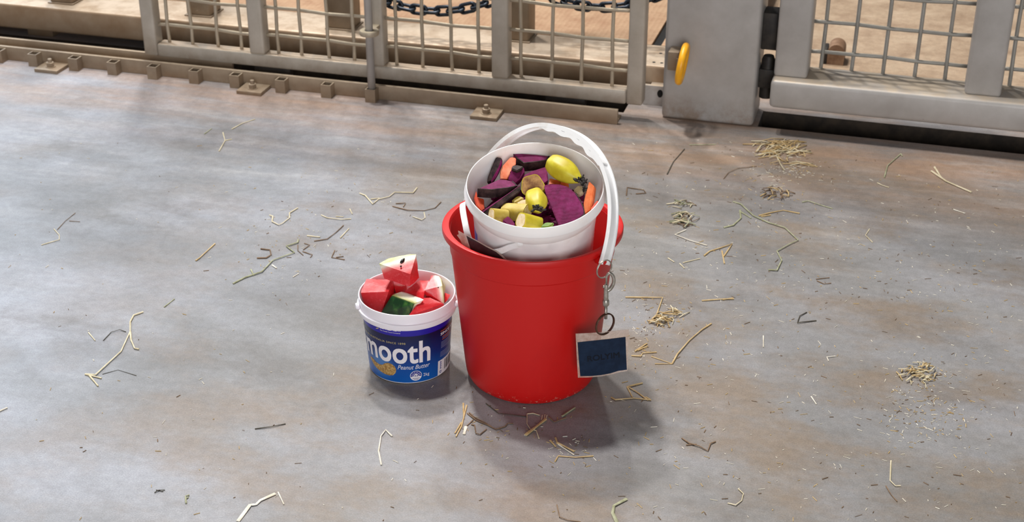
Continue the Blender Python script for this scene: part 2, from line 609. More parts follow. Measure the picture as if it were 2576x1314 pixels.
u_, z_ = gz(1070, 26, 0.212)
chain('black chain sagging between the beam posts right of the drop bolt', 0.936, 1.34, 0.212, z_, 1.25, u_)
u_, z_ = gz(1480, 26, 0.27)
chain('black chain sagging behind the last mesh panel of the sliding gate', 1.412, 1.745, 0.30, z_, 1.5, u_)

# ------------------------------------------------------------------ wide post with the yellow ring
e = groot('steel_post', 1.905, 0.15, 'wide grey steel post between the two mesh gates', 'post')
gbox('shaft', e, 1.795, 2.019, 0.075, 0.205, 0.0, 1.55, M['steel_grey'], 0.010, 4)
e = groot('ring_handle', 1.83, 0.05, 'yellow painted steel ring on a lug of the wide grey post', 'ring')
gbox('lug', e, 1.812, 1.838, 0.030, 0.0749, 0.140, 0.186, M['beam_post'], 0.002)
gbox('lug_web', e, 1.832, 1.846, 0.028, 0.05, 0.132, 0.172, M['beam_post'], 0.002)
ring = [Vector((0, 0.042 * math.cos(2 * PI * i / 40), 0.042 * math.sin(2 * PI * i / 40))) for i in range(40)]
bmr = tube(ring, 0.0088, 12, up=Vector((1, 0, 0)), closed=True)
bmr.transform(Matrix.Translation((1.849 - 1.83, 0.020 - 0.05, 0.163)) @ Matrix.Rotation(R(2), 4, 'Z') @ Matrix.Rotation(R(7), 4, 'Y'))
obj('ring', bmr, M['yellow'], e, True)

# ------------------------------------------------------------------ hinged gate on the right
e = groot('hinged_gate', 2.75, 0.105, 'heavy grey gate with thick bottom rail and wire mesh right of the wide post', 'gate')
RT0, RT1 = 0.067, 0.136
gbox('bottom_rail', e, 2.056, 3.55, 0.040, 0.168, RT0, RT1, M['steel_grey'], 0.011, 4)
gbox('top_rail', e, 2.056, 3.55, 0.070, 0.168, 1.06, 1.13, M['steel_grey'], 0.010, 3)
for u0, u1 in ((2.058, 2.136), (2.492, 2.572), (2.93, 3.01), (3.46, 3.54)):
    gbox('upright', e, u0, u1, 0.072, 0.150, RT1 - 0.002, 1.065, M['steel_grey'], 0.008, 3)
    gbox('mesh_clamp', e, u0 + 0.006, u1 - 0.006, 0.149, 0.162, RT1 - 0.002, 1.065, M['steel_grey'], 0.002)
us1 = [2.160, 2.232, 2.305, 2.378, 2.447]
us2 = [2.592 + 0.0725 * i for i in range(5)]
us3 = [3.035 + 0.0725 * i for i in range(6)]
zs = [0.1755 + 0.0735 * i for i in range(12)]
for (u0, u1), us in (((2.136, 2.492), us1), ((2.572, 2.93), us2), ((3.01, 3.46), us3)):
    mesh_panel(e, us, zs, u0 - 0.004, u1 + 0.004, RT1 - 0.006, 1.062, 0.157, 0.0048, M['wire_grey'])
gbox('hinge_plate', e, 2.0195, 2.0575, 0.110, 0.165, 0.185, 0.275, M['dark_steel'], 0.002)
hb = lathe([(0, 0.06), (0.016, 0.06), (0.016, 0.155), (0.012, 0.165), (0, 0.165)], 20)
for v_ in hb.verts:
    v_.co += Vector((2.038 - 2.75, 0.13 - 0.105, 0.0))
obj('hinge_barrel', hb, M['dark_steel'], e, 'auto')
gbox('hinge_plate', e, 2.0195, 2.0575, 0.112, 0.160, 0.088, 0.135, M['dark_steel'], 0.002)

# floor stop lying beyond the hinged gate
p = at(2101, 160, 0)
uu, vv = (p - GA).dot(GU), (p - GA).dot(GV)
e = groot('floor_stop', uu, vv, 'small rounded brown steel floor stop behind the hinged gate mesh', 'door stop')
b = bmesh.new()
prof = [(-0.022, 0)] + [(0.022 * -math.cos(PI * i / 10), 0.034 + 0.022 * math.sin(PI * i / 10)) for i in range(11)] + [(0.022, 0)]
f0 = [b.verts.new((x, -0.012, z)) for x, z in prof]
f1 = [b.verts.new((x, 0.05, z)) for x, z in prof]
b.faces.new(f0)
b.faces.new(list(reversed(f1)))
for i in range(len(prof)):
    j = (i + 1) % len(prof)
    b.faces.new((f0[i], f0[j], f1[j], f1[i]))
obj('stop_body', b, simple('brown_stop', lin(112, 82, 58), lin(140, 110, 84), 0.6), e, 'auto')
gbox('stop_plate', e, uu - 0.036, uu - 0.0225, vv - 0.012, vv + 0.04, 0.0, 0.042, M['dark_steel'], 0.002)
# ------------------------------------------------------------------ plastics
def plastic(name, c, rough, grime=None, gscale=9, gamt=0.4, sss=0.0, scratch=None, foot=None):
    k = NT(name)
    co = k.coord()
    col = c
    if grime:
        f = k.noise(co, gscale, 6, 0.7)
        col = k.mix(k.math('MULTIPLY', k.mapr(f, 0.48, 0.72), gamt), c, grime)
    if scratch:
        s = k.noise(co, 30, 5, 0.75, (1, 1, 0.22))
        col = k.mix(k.math('MULTIPLY', k.mapr(s, 0.60, 0.75), 0.5), col, scratch)
    if foot:
        sp = k.n('ShaderNodeSeparateXYZ')
        k.l(co, sp.inputs[0])
        g = k.math('MULTIPLY', k.mapr(sp.outputs[2], 0.004, 0.026, 1.0, 0.0), k.mapr(k.noise(co, 190, 3, 0.7), 0.60, 0.66))
        col = k.mix(g, col, foot)
    k.base(col)
    k.set(rough=rough, spec=0.5, sss=sss)
    if sss:
        k.b.inputs['Subsurface Radius'].default_value = (1.0, 0.92, 0.88)
        k.b.inputs['Subsurface Scale'].default_value = 0.008
    return k.m
M['red'] = plastic('red_bucket_plastic', lin(204, 10, 6), 0.46, lin(188, 10, 7), 7, 0.5, 0.0, lin(210, 26, 18), lin(206, 160, 140))
M['white'] = plastic('white_bucket_plastic', lin(247, 240, 238), 0.34, lin(220, 206, 194), 16, 0.35, 0.45)
M['handle'] = plastic('white_handle_plastic', lin(251, 250, 249), 0.28, lin(210, 196, 176), 11, 0.5)
M['tub_white'] = plastic('white_tub_plastic', lin(242, 236, 242), 0.30, lin(222, 208, 212), 20, 0.2, 0.35)

# ------------------------------------------------------------------ red bucket
RBX, RBY = 0.0335, 2.1737
rb = empty('red_bucket', (RBX, RBY, 0))
tag(rb, 'large red plastic bucket standing on the floor with a white bucket inside', 'bucket')
prof = [(0, 0.0005), (0.095, 0.0005), (0.102, 0.002), (0.1078, 0.007), (0.1122, 0.016), (0.1142, 0.030)]
for i in range(1, 9):
    z = 0.030 + (0.243 - 0.030) * i / 8
    prof.append((0.1142 + (0.1345 - 0.1142) * i / 8, z))
prof += [(0.1362, 0.2455), (0.1372, 0.262), (0.1385, 0.281)]
inner = [(0.1350, 0.281), (0.1335, 0.258), (0.1308, 0.2452), (0.1300, 0.240)]
for i in range(1, 7):
    z = 0.240 - (0.240 - 0.020) * i / 6
    inner.append((0.1300 - (0.1300 - 0.1065) * i / 6, z))
inner += [(0.100, 0.006), (0, 0.006)]
obj('body', lathe(prof + inner, 128), M['red'], rb, 25)
# flared lip, a touch wider where the pouring lips are pressed in
def lipfn(p, t):
    k = 1.0 + 0.056 * max(0.0, math.cos(t - R(-4))) ** 3 + 0.048 * max(0.0, math.cos(t - R(184))) ** 3
    if math.hypot(p.x, p.y) > 0.1385:
        return Vector((p.x * k, p.y * k, p.z))
    return p
lip = [(0.1352, 0.2795), (0.1360, 0.2862), (0.1374, 0.2888), (0.1394, 0.2894), (0.1412, 0.2886), (0.1420, 0.2862), (0.1418, 0.2800), (0.1410, 0.2772),
       (0.1400, 0.2770), (0.1400, 0.2800), (0.1396, 0.2828), (0.1382, 0.2800)]
obj('rim_lip', lathe(lip, 96, True, lipfn), M['red'], rb, 'auto')

# the broad white carrying handle, pivoted outside the rim
HPHI, HW, HH, HZ, HLEAN, HE = -0.7827, 0.1557, 0.1837, 0.2643, 0.4413, 2.197
ax = Vector((math.cos(HPHI), math.sin(HPHI), 0))
pp = Vector((-ax.y, ax.x, 0))
def hpt(t):
    c, s = math.cos(t), math.sin(t)
    c = math.copysign(abs(c) ** (2 / HE), c)
    s = max(s, 0) ** (2 / HE)
    return ax * (HW * c) + pp * (HH * s * math.sin(HLEAN)) + Vector((0, 0, HZ + HH * s * math.cos(HLEAN)))
NH = 96
hp = [hpt(0.02 + (PI - 0.04) * i / NH) for i in range(NH + 1)]
hc = Vector((0, 0, HZ)) 
hplane = ax.cross((pp * math.sin(HLEAN) + Vector((0, 0, math.cos(HLEAN)))).normalized())
def hup(i):
    return hplane
# I-section: web between two edge flanges; a = outward, b = across the strap
hprof = [(-0.0028, -0.0105), (0.0042, -0.0105), (0.0042, -0.0080), (0.0012, -0.0070), (0.0012, 0.0070), (0.0042, 0.0080),
         (0.0042, 0.0105), (-0.0028, 0.0105), (-0.0028, 0.0080), (-0.0008, 0.0070), (-0.0008, -0.0070), (-0.0028, -0.0080)]
bmh = bmesh.new()
add_sweep(bmh, hp, hprof, hup)
hd = obj('handle', bmh, M['handle'], rb, 'auto')
hd['label'] = 'broad white plastic carrying handle arching over the bucket'
# hollow finger grip with scalloped inner edge
gp = [i for i in range(NH + 1) if 0.30 * NH < i < 0.60 * NH]
bmg = bmesh.new()
sc = []
pts = []
for i in gp:
    inward = (hc + Vector((0, 0, 0.02)) - hp[i]).normalized()
    ph = (i - gp[0]) / (len(gp) - 1)
    env = min(1, ph * 5, (1 - ph) * 5)
    env = env * env * (3 - 2 * env)
    pts.append(hp[i] + inward * (0.0006 + 0.0052 * env + 0.0016 * env * math.cos(ph * 2 * PI * 4.5)))
add_sweep(bmg, pts, [(-0.004, -0.0102), (0.004, -0.0102), (0.004, 0.0102), (-0.004, 0.0102)], hup)
obj('finger_grip', bmg, M['handle'], hd, 'auto')
for s in (0, NH):
    b = lathe([(0, -0.012), (0.0075, -0.012), (0.0085, -0.010), (0.0085, 0.004), (0.0045, 0.005), (0.0045, 0.014), (0, 0.014)], 18)
    d = (ax if s == 0 else -ax)
    b.transform(Matrix.Translation(hp[s] + Vector((0, 0, 0.004)) - d * 0.007) @ d.to_track_quat('Z', 'Y').to_matrix().to_4x4() @ Matrix.Diagonal((0.8, 0.8, 0.7, 1)))
    obj('pivot_pin', b, M['red'], rb, 'auto')

# ------------------------------------------------------------------ white bucket leaning in the red one
WB_T = R(14)
wbc = on_plane(1346, 463, Vector((0, RBY - 0.03, 0)), Vector((0, 1, 0)))
WN = Vector((0, -math.sin(WB_T), math.cos(WB_T)))
WE2 = Vector((0, math.cos(WB_T), math.sin(WB_T)))
HB = 0.250
wb = empty('white_bucket', wbc - WN * HB, rot=Euler((WB_T, 0, 0)))
tag(wb, 'white plastic bucket full of chopped vegetables leaning inside the red bucket', 'bucket')
prof = [(0, 0.001), (0.086, 0.001), (0.0915, 0.004), (0.094, 0.012), (0.0990, HB - 0.075), (0.1022, HB - 0.040), (0.1052, HB - 0.0365),
        (0.1112, HB - 0.0215), (0.1116, HB - 0.0190), (0.1136, HB - 0.0183), (0.1140, HB - 0.0165), (0.1134, HB - 0.0135), (0.1112, HB - 0.0095),
        (0.1106, HB - 0.006), (0.1106, HB - 0.0015), (0.1100, HB), (0.1090, HB), (0.1084, HB - 0.003), (0.1076, HB - 0.018), (0.1024, HB - 0.032), (0.0990, HB - 0.042)]
prof += [(0.0960, HB - 0.075), (0.0920, 0.015), (0.088, 0.005), (0, 0.004)]
obj('body', lathe(prof, 128), M['white'], wb, 22)
# thin bail hanging down round the left side, pivots front and back
WM = mat_of(wb)
WMI = WM.inverted()
def on_bucket(x, y, rho):
    o_ = WMI @ EYE
    d_ = WMI.to_3x3() @ sight(x, y)
    A = d_.x ** 2 + d_.y ** 2
    B = o_.x * d_.x + o_.y * d_.y
    D_ = B * B - A * (o_.x ** 2 + o_.y ** 2 - rho * rho)
    return o_ + d_ * ((-B - math.sqrt(max(D_, 0.0))) / A)
ctl = [on_bucket(1308, 615, 0.1035), on_bucket(1282, 622, 0.1060), on_bucket(1250, 634, 0.1105), on_bucket(1205, 634, 0.1120), on_bucket(1182, 606, 0.1150), on_bucket(1171, 566, 0.1165)]
half = ctl + [Vector((-0.1170, 0.012, ctl[-1].z + 0.006))]
back = [Vector((p.x, -p.y, p.z)) for p in reversed(ctl[:5])]
def smooth_pts(p, n=6):
    out = []
    for i in range(len(p) - 1):
        p0, p1, p2, p3 = p[max(i - 1, 0)], p[i], p[i + 1], p[min(i + 2, len(p) - 1)]
        for k in range(n):
            t = k / n
            out.append(0.5 * ((2 * p1) + (p2 - p0) * t + (2 * p0 - 5 * p1 + 4 * p2 - p3) * t * t + (3 * p1 - p0 - 3 * p2 + p3) * t ** 3))
    out.append(p[-1])
    return out
bp = smooth_pts(half + back, 8)
bb = bmesh.new()
def bup(i):
    q = bp[i]
    k_ = min(1.0, max(0.0, -q.x / 0.118)) ** 2
    return Vector((0.9 * k_, 0, 1 - 0.45 * k_)).normalized()
add_sweep(bb, bp, [(-0.0012, -0.0050), (0.0012, -0.0050), (0.0016, 0), (0.0012, 0.0050), (-0.0012, 0.0050)], bup)
bail = obj('bail_handle', bb, M['handle'], wb, 'auto')
for q in (bp[0], bp[-1]):
    sgn = -1 if q.y < 0 else 1
    b = lathe([(0, -0.003), (0.0050, -0.003), (0.0052, -0.001), (0.0050, 0.0010), (0.0036, 0.0016), (0, 0.0017)], 20)
    b.transform(Matrix.Translation(q) @ Vector((0, sgn, 0)).to_track_quat('Z', 'Y').to_matrix().to_4x4())
    obj('pivot', b, M['handle'], bail, 'auto')
# sticker on its left side
M['sticker'] = simple('blue_white_sticker', lin(84, 118, 206), lin(150, 176, 226), 0.4, 30, stretch=(1, 1, 0.1))
bs = bmesh.new()
rows = []
for t in [R(168 + 3.2 * i) for i in range(11)]:
    col_ = []
    for z in (HB - 0.150, HB - 0.110, HB - 0.078):
        r_ = 0.094 + (0.0985 - 0.094) * (z - 0.012) / (HB - 0.087) + 0.0006
        col_.append(bs.verts.new((r_ * math.cos(t), r_ * math.sin(t), z)))
    rows.append(col_)
for a_, b_ in zip(rows, rows[1:]):
    for i in range(2):
        bs.faces.new((a_[i], b_[i], b_[i + 1], a_[i + 1]))
obj('sticker', bs, M['sticker'], wb, True)

# ------------------------------------------------------------------ snap hook, rings and tag hanging from the handle
TP = Vector((0.15, 2.040, 0.0))
TN = Vector((0.10, -1.0, 0.0)).normalized()
def T(x, y, off=0.0):
    return on_plane(x, y, TP + TN * off, TN)
PXM = 2.39 / FPX
M['nickel'] = simple('worn_nickel', lin(150, 142, 132), lin(188, 182, 172), 0.35, 80, 0.7)
M['bronze'] = simple('brown_oxidised_ring', lin(66, 44, 34), lin(104, 74, 56), 0.42, 120, 0.5)

def ring_obj(name, label, cx, cy, r, tube_r, yaw, mat, tilt=0.0, off=0.0, squash=1.0):
    c = T(cx, cy, off)
    o = empty(name, c - Vector((0, 0, r)))
    tag(o, label, 'key ring')
    m = Matrix.Translation((0, 0, r)) @ Matrix.Rotation(yaw, 4, 'Z') @ Matrix.Rotation(tilt, 4, 'Y')
    for k in (0, 1):
        b = tube([Vector((r * math.cos(2 * PI * i / 44), (k - 0.5) * tube_r * 1.5, squash * r * math.sin(2 * PI * i / 44))) for i in range(44)],
                 tube_r, 8, up=Vector((0, 1, 0)), closed=True)
        b.transform(m)
        obj('coil', b, mat, o, True)
    return o
ring_obj('split_ring', 'small silver split ring through the end of the white handle', 1520, 677, 0.0150, 0.0009, R(38), M['nickel'], R(-18), 0.0)
ring_obj('split_ring', 'brown oxidised split ring holding the dark laminated tag', 1522, 816, 0.0182, 0.0012, R(36), M['bronze'], R(-10), 0.002)

sh = empty('snap_hook', T(1524, 800))
tag(sh, 'worn metal swivel snap hook hanging between the two split rings', 'snap hook')
O = T(1524, 800)
def TL(x, y, off=0.0):
    return T(x, y, off) - O
hook = [TL(*p) for p in ((1524, 726), (1528, 731), (1536, 726), (1543, 714), (1544, 702), (1540, 692), (1533, 688), (1527, 693), (1525, 700))]
hs = smooth_pts(hook)
obj('hook', tube(hs, 0.0030, 10, up=TN, scale=[1.15 - 0.45 * i / len(hs) for i in range(len(hs))]), M['nickel'], sh, True)
obj('barrel', tube([TL(1524, 755), TL(1524, 750), TL(1524.5, 726), TL(1525, 716)], 0.0042, 12, up=TN, scale=[1.0, 1.0, 0.95, 0.7]), M['nickel'], sh, 'auto')
obj('gate_pin', tube([TL(1525, 718), TL(1525.5, 700), TL(1526, 694)], 0.0017, 8, up=TN), M['nickel'], sh, True)
obj('thumb_stud', tube([TL(1521, 722), TL(1516.5, 721)], 0.0026, 8, up=TN), M['nickel'], sh, True)
obj('swivel', tube([TL(1524, 770), TL(1524, 767), TL(1524, 757), TL(1524, 754)], 0.0056, 14, up=TN, scale=[0.7, 1.0, 1.0, 0.8]), M['nickel'], sh, 'auto')
obj('swivel_eye', tube([TL(1524, 802), TL(1524, 790), TL(1524, 768)], 0.0026, 8, up=TN), M['nickel'], sh, True)

def laminate_mat(name):
    k = NT(name)
    f = k.noise(k.coord(), 45, 5, 0.7)
    k.base(k.ramp(f, [(0.35, lin(206, 176, 156)), (0.65, lin(228, 208, 196))]))
    k.set(rough=0.25, trans=0.0, alpha=k.mapr(f, 0.3, 0.7, 0.30, 0.58))
    return k.m
M['laminate'] = laminate_mat('clear_laminate_film')
M['navy'] = simple('navy_card', lin(14, 30, 52), lin(22, 40, 64), 0.45, 60, spec=0.2)
M['ink'] = simple('faint_black_ink', lin(8, 16, 30), lin(10, 18, 32), 0.5, spec=0.2)

def plate(poly, nrm, thick, holes=0):
    bm = bmesh.new()
    a = [bm.verts.new(p) for p in poly]
    b = [bm.verts.new(p - nrm * thick) for p in poly]
    bm.faces.new(a)
    bm.faces.new(list(reversed(b)))
    for i in range(len(a)):
        j = (i + 1) % len(a)
        bm.faces.new((a[i], b[i], b[j], a[j]))
    return bm

tg = empty('name_tag', T(1515, 945))
tag(tg, 'dark navy laminated tag with faint lettering hanging in front of the red bucket', 'tag')
O = T(1515, 945)
def wavy(poly):
    return [p for p in poly]
lam = [(1448, 840), (1482, 838.5), (1515, 836), (1550, 832.5), (1582, 829), (1581, 860), (1579.5, 900), (1578, 934), (1560, 937), (1538, 943), (1515, 947), (1485, 950), (1454, 951), (1451, 900)]
bml = plate([TL(x, y, 0.0) for x, y in lam], TN, 0.0006)
lm = obj('laminate', bml, M['laminate'], tg)
cd = [(1453, 862), (1490, 858), (1530, 854), (1573.6, 848.5), (1575, 890), (1577, 930.7), (1556, 933.5), (1535, 940), (1510, 944.5), (1485, 946.5), (1460, 947), (1456, 905)]
card = obj('card', plate([TL(x, y, 0.0005) for x, y in cd], TN, 0.0012), M['navy'], tg)
eye = tube([TL(1517 + 3.4 * math.cos(2 * PI * i / 20), 844 + 3.4 * math.sin(2 * PI * i / 20), 0.0004) for i in range(20)], 0.0004, 6, up=TN, closed=True)
obj('punched_eyelet', eye, M['laminate'], tg, True)

# lettering helper -----------------------------------------------------------
def text_bm(body, weight=0.0, shear=0.0, spacing=1.0):
    """flat lettering; bold strokes come from slightly shifted layers"""
    cu = bpy.data.curves.new('lettering', 'FONT')
    cu.body = body
    cu.size = 1.0
    cu.shear = shear
    cu.space_character = spacing
    cu.resolution_u = 4
    o = bpy.data.objects.new('lettering_tmp', cu)
    COL.objects.link(o)
    bpy.context.view_layer.update()
    dg = bpy.context.evaluated_depsgraph_get()
    me = bpy.data.meshes.new_from_object(o.evaluated_get(dg))
    bm = bmesh.new()
    bm.from_mesh(me)
    bpy.data.objects.remove(o)
    bpy.data.curves.remove(cu)
    bpy.data.meshes.remove(me)
    bmesh.ops.remove_doubles(bm, verts=bm.verts, dist=1e-6)
    if weight > 0:
        one = bm.copy()
        for q, (sx, sy) in enumerate(((-1, -1), (1, -1), (-1, 1), (1, 1))):
            c = one.copy()
            for v in c.verts:
                v.co += Vector((sx * weight, sy * weight, 0.2 * (q + 1)))
            merge(bm, c)
        one.free()
    return bm

def fit(bm, x0, x1, y0, y1, ref=None):
    xs = [v.co.x for v in bm.verts]
    ys = [v.co.y for v in bm.verts]
    lo_x, hi_x = min(xs), max(xs)
    lo_y, hi_y = (min(ys), max(ys)) if ref is None else ref
    for v in bm.verts:
        v.co = Vector((x0 + (v.co.x - lo_x) / (hi_x - lo_x) * (x1 - x0), y0 + (v.co.y - lo_y) / (hi_y - lo_y) * (y1 - y0), v.co.z * 0.0001))
    return bm
bt = fit(text_bm('ROLYIM', 0.02), 0, 1, 0, 1)
A0, A1, A2 = TL(1478, 911, 0.0008), TL(1559, 900, 0.0008), TL(1477, 896.5, 0.0008)
for v in bt.verts:
    v.co = A0 + (A1 - A0) * v.co.x + (A2 - A0) * v.co.y + TN * v.co.z
obj('lettering', bt, M['ink'], card)

# second tag tucked between the two buckets
q0 = at(1166, 622, 0.283)
q1 = at(1282, 662, 0.283)
d = (q1 - q0).normalized()
SN = Vector((d.y, -d.x, 0)).normalized()
SN = SN if SN.y < 0 else -SN
SN = (SN + Vector((0, 0, 0.10))).normalized()
SP = q0 - Vector((SN.x, SN.y, 0)) * 0.0052
def S(x, y, off=0.0):
    return on_plane(x, y, SP + SN * off, SN)
O2 = S(1215, 690)
st = empty('tucked_tag', O2)
tag(st, 'dark brown laminated tag tucked between the white bucket and the red rim', 'tag')
lam2 = [(1152.5, 581), (1173, 592), (1199, 605), (1222, 618), (1249, 631.5), (1264, 643), (1279, 660), (1280, 690), (1240, 690), (1196, 678), (1180, 655), (1168, 626), (1158, 604), (1149, 591.5), (1154, 590)]
obj('laminate', plate([S(x, y) - O2 for x, y in lam2], SN, 0.0006), M['laminate'], st)
cd2 = [(1173.5, 594), (1199, 608), (1222, 621.5), (1247, 634), (1261, 646), (1275, 661), (1276, 686), (1240, 687), (1200, 672), (1188, 640), (1180, 616)]
M['dark_card'] = simple('dark_brown_card', lin(44, 30, 34), lin(58, 44, 46), 0.3, 50)
obj('card', plate([S(x, y, 0.0005) - O2 for x, y in cd2], SN, 0.0012), M['dark_card'], st)

# ------------------------------------------------------------------ tub
TBX, TBY = -0.1797, 2.2053
tb = empty('peanut_butter_tub', (TBX, TBY, 0))
tag(tb, 'small white tub with blue peanut butter label, heaped with watermelon', 'tub')
TH = 0.1430
def cone_r(z):
    return 0.0695 + (0.0775 - 0.0695) * z / 0.115
prof = [(0, 0.0008), (0.0655, 0.0008), (0.0685, 0.0014), (0.0695, 0.0035), (cone_r(0.113), 0.113)]
prof += [(0.0830, 0.1132), (0.0838, 0.1138), (0.0862, 0.1225), (0.0860, 0.1242), (0.0832, 0.1252), (0.0826, 0.1270), (0.0832, 0.1405), (0.0828, 0.1426),
         (0.0818, TH), (0.0808, 0.1424), (0.0800, 0.139), (0.0784, 0.125), (0.0755, 0.110), (0.0675, 0.006), (0.064, 0.0035), (0, 0.003)]
obj('body', lathe(prof, 128), M['tub_white'], tb, 22)
for (az, zz) in ((R(196), 0.128), (R(-8), 0.126)):
    b = bmesh.new()
    add_lathe(b, [(0, 0.0), (0.0055, 0.0), (0.0060, 0.003), (0.0050, 0.006), (0, 0.0068)], 18)
    d = Vector((math.cos(az), math.sin(az), 0))
    b.transform(Matrix.Translation(d * 0.0835 + Vector((0, 0, zz))) @ d.to_track_quat('Z', 'Y').to_matrix().to_4x4())
    obj('ear', b, M['tub_white'], tb, 'auto')

def wrap(bm, lift, rad=None):
    """flat (x = degrees round the tub, y = height) -> tub surface"""
    for v in bm.verts:
        t = R(v.co.x)
        r = cone_r(v.co.y) + lift + v.co.z
        v.co = Vector((r * math.sin(t), -r * math.cos(t), v.co.y))
    return bm

def dice(bm, step=3.0):
    bmesh.ops.triangulate(bm, faces=bm.faces)
    for _ in range(5):
        es = [e_ for e_ in bm.edges if abs(e_.verts[0].co.x - e_.verts[1].co.x) > step]
        if not es:
            break
        bmesh.ops.subdivide_edges(bm, edges=es, cuts=1)
        bmesh.ops.triangulate(bm, faces=bm.faces)
    return bm

def rect(x0, x1, y0, y1, step=3.0):
    bm = bmesh.new()
    n = max(1, int(math.ceil((x1 - x0) / step)))
    lo_ = [bm.verts.new((x0 + (x1 - x0) * i / n, y0, 0)) for i in range(n + 1)]
    hi_ = [bm.verts.new((x0 + (x1 - x0) * i / n, y1, 0)) for i in range(n + 1)]
    for i in range(n):
        bm.faces.new((lo_[i], lo_[i + 1], hi_[i + 1], hi_[i]))
    return bm

def label_mat():
    k = NT('blue_label_print')
    co = k.coord()
    s = k.n('ShaderNodeSeparateXYZ')
    k.l(co, s.inputs[0])
    z = s.outputs[2]
    col = k.ramp(k.math('DIVIDE', z, 0.115), [(0.0, lin(10, 92, 176)), (0.25, lin(10, 76, 156)), (0.50, lin(14, 42, 112)), (0.80, lin(12, 20, 66)), (0.853, lin(12, 16, 58)), (0.862, lin(36, 24, 150)), (1.0, lin(40, 28, 160))])
    # paler wash printed round the peanut
    d = k.n('ShaderNodeVectorMath', operation='DISTANCE')
    k.l(co, d.inputs[0])
    d.inputs[1].default_value = (-0.045, -0.055, 0.034)
    col = k.mix(k.mapr(d.outputs['Value'], 0.008, 0.036, 0.55, 0.0), col, lin(96, 152, 214))
    k.base(col)
    k.set(rough=0.32)
    return k.m
M['label'] = label_mat()
M['print_white'] = simple('white_print', lin(236, 228, 232), lin(240, 234, 236), 0.35)
M['print_gold'] = simple('gold_print', lin(196, 176, 120), lin(206, 188, 132), 0.4)
M['print_orange'] = simple('orange_print', lin(210, 96, 44), lin(220, 110, 50), 0.4)
M['print_navy'] = simple('navy_print', lin(36, 40, 132), lin(40, 46, 140), 0.4)
M['print_black'] = simple('dark_bar_print', lin(58, 44, 50), lin(70, 54, 58), 0.45)
M['print_grey'] = simple('small_text_print', lin(120, 126, 168), lin(136, 142, 180), 0.45)

lb = obj('label', wrap(rect(-178, 176, 0.0036, 0.1125, 3.0), 0.00025), M['label'], tb, True)
lb['label'] = 'blue wraparound label reading smooth Peanut Butter'
def label_text(body, x0, x1, y0, y1, mat, weight=0.0, shear=0.0, ref=None, name='lettering', lift=0.0006, spacing=1.0):
    return obj(name, wrap(dice(fit(text_bm(body, weight, shear, spacing), x0, x1, y0, y1, ref), 3.0), lift), mat, lb)
label_text('smooth', -84, 33.7, 0.0428, 0.0878, M['print_white'], 0.019, spacing=1.02)
label_text('PROUDLY MADE IN AUSTRALIA SINCE 1898', -100, 0.3, 0.0824, 0.0862, M['print_gold'], 0.004, spacing=1.15)
label_text('sanitarium', -33.2, -5.2, 0.1086, 0.1160, M['print_white'], 0.02)
label_text('The Health Food Company', -33.4, -5.3, 0.1036, 0.1062, M['print_white'], 0.004)
label_text('Peanut Butter', -11.8, 33, 0.0312, 0.0400, M['print_white'], -0.004, 0.35)
label_text('2kg', 23.4, 32.3, 0.0118, 0.0200, M['print_white'], 0.0)
label_text('SINCE 1898', 50.3, 88, 0.0840, 0.0895, M['print_white'], 0.02)
label_text('MADE IN AUSTRALIA', 50.3, 92, 0.0912, 0.0938, M['print_orange'], 0.015)
for i, (yy, xx) in enumerate(((0.0795, 54), (0.0765, 54), (0.0735, 54), (0.0690, 52), (0.0662, 52), (0.0634, 52), (0.0606, 52), (0.0578, 52), (0.0490, 51), (0.0462, 51), (0.0434, 51), (0.0406, 51))):
    obj('small_print', wrap(rect(xx, xx + 34 - (i * 7) % 11, yy, yy + 0.0011), 0.0006), M['print_orange'] if i in (0, 2) else M['print_grey'], lb)
wr = obj('barcode_panel', wrap(rect(47.0, 100, 0.0036, 0.0335), 0.0007), M['print_white'], lb)
x = 61.0
for i, wd in enumerate((1.6, 0.8, 2.2, 1.0, 0.8, 1.8, 0.8, 2.4, 1.2, 0.8, 1.6, 0.8, 2.0, 1.0)):
    if x + wd < 97:
        obj('bar', wrap(rect(x, x + wd, 0.0100, 0.0300), 0.0010), M['print_black'], lb)
    x += wd + (0.9 if i % 3 else 1.5)
for i in range(4):
    obj('panel_mark', wrap(rect(51.2, 53.6, 0.0160 + i * 0.0040, 0.0184 + i * 0.0040), 0.0010), M['print_navy'], lb)
tri = bmesh.new()
def P2(b, pts):
    return b.faces.new([b.verts.new((x, y, 0)) for x, y in pts])
for k_ in range(3):
    a0 = R(90 + 120 * k_)
    a1 = R(90 + 120 * (k_ + 0.8))
    def q(a, r):
        return (52.2 + r * math.cos(a) * 2.4, 0.0100 + r * math.sin(a) * 0.0030)
    P2(tri, [q(a0, 1.15), q(a1, 1.15), q(a1, 0.55), q(a0, 0.55)])
obj('recycling_mark', wrap(tri, 0.0011), M['print_navy'], lb)

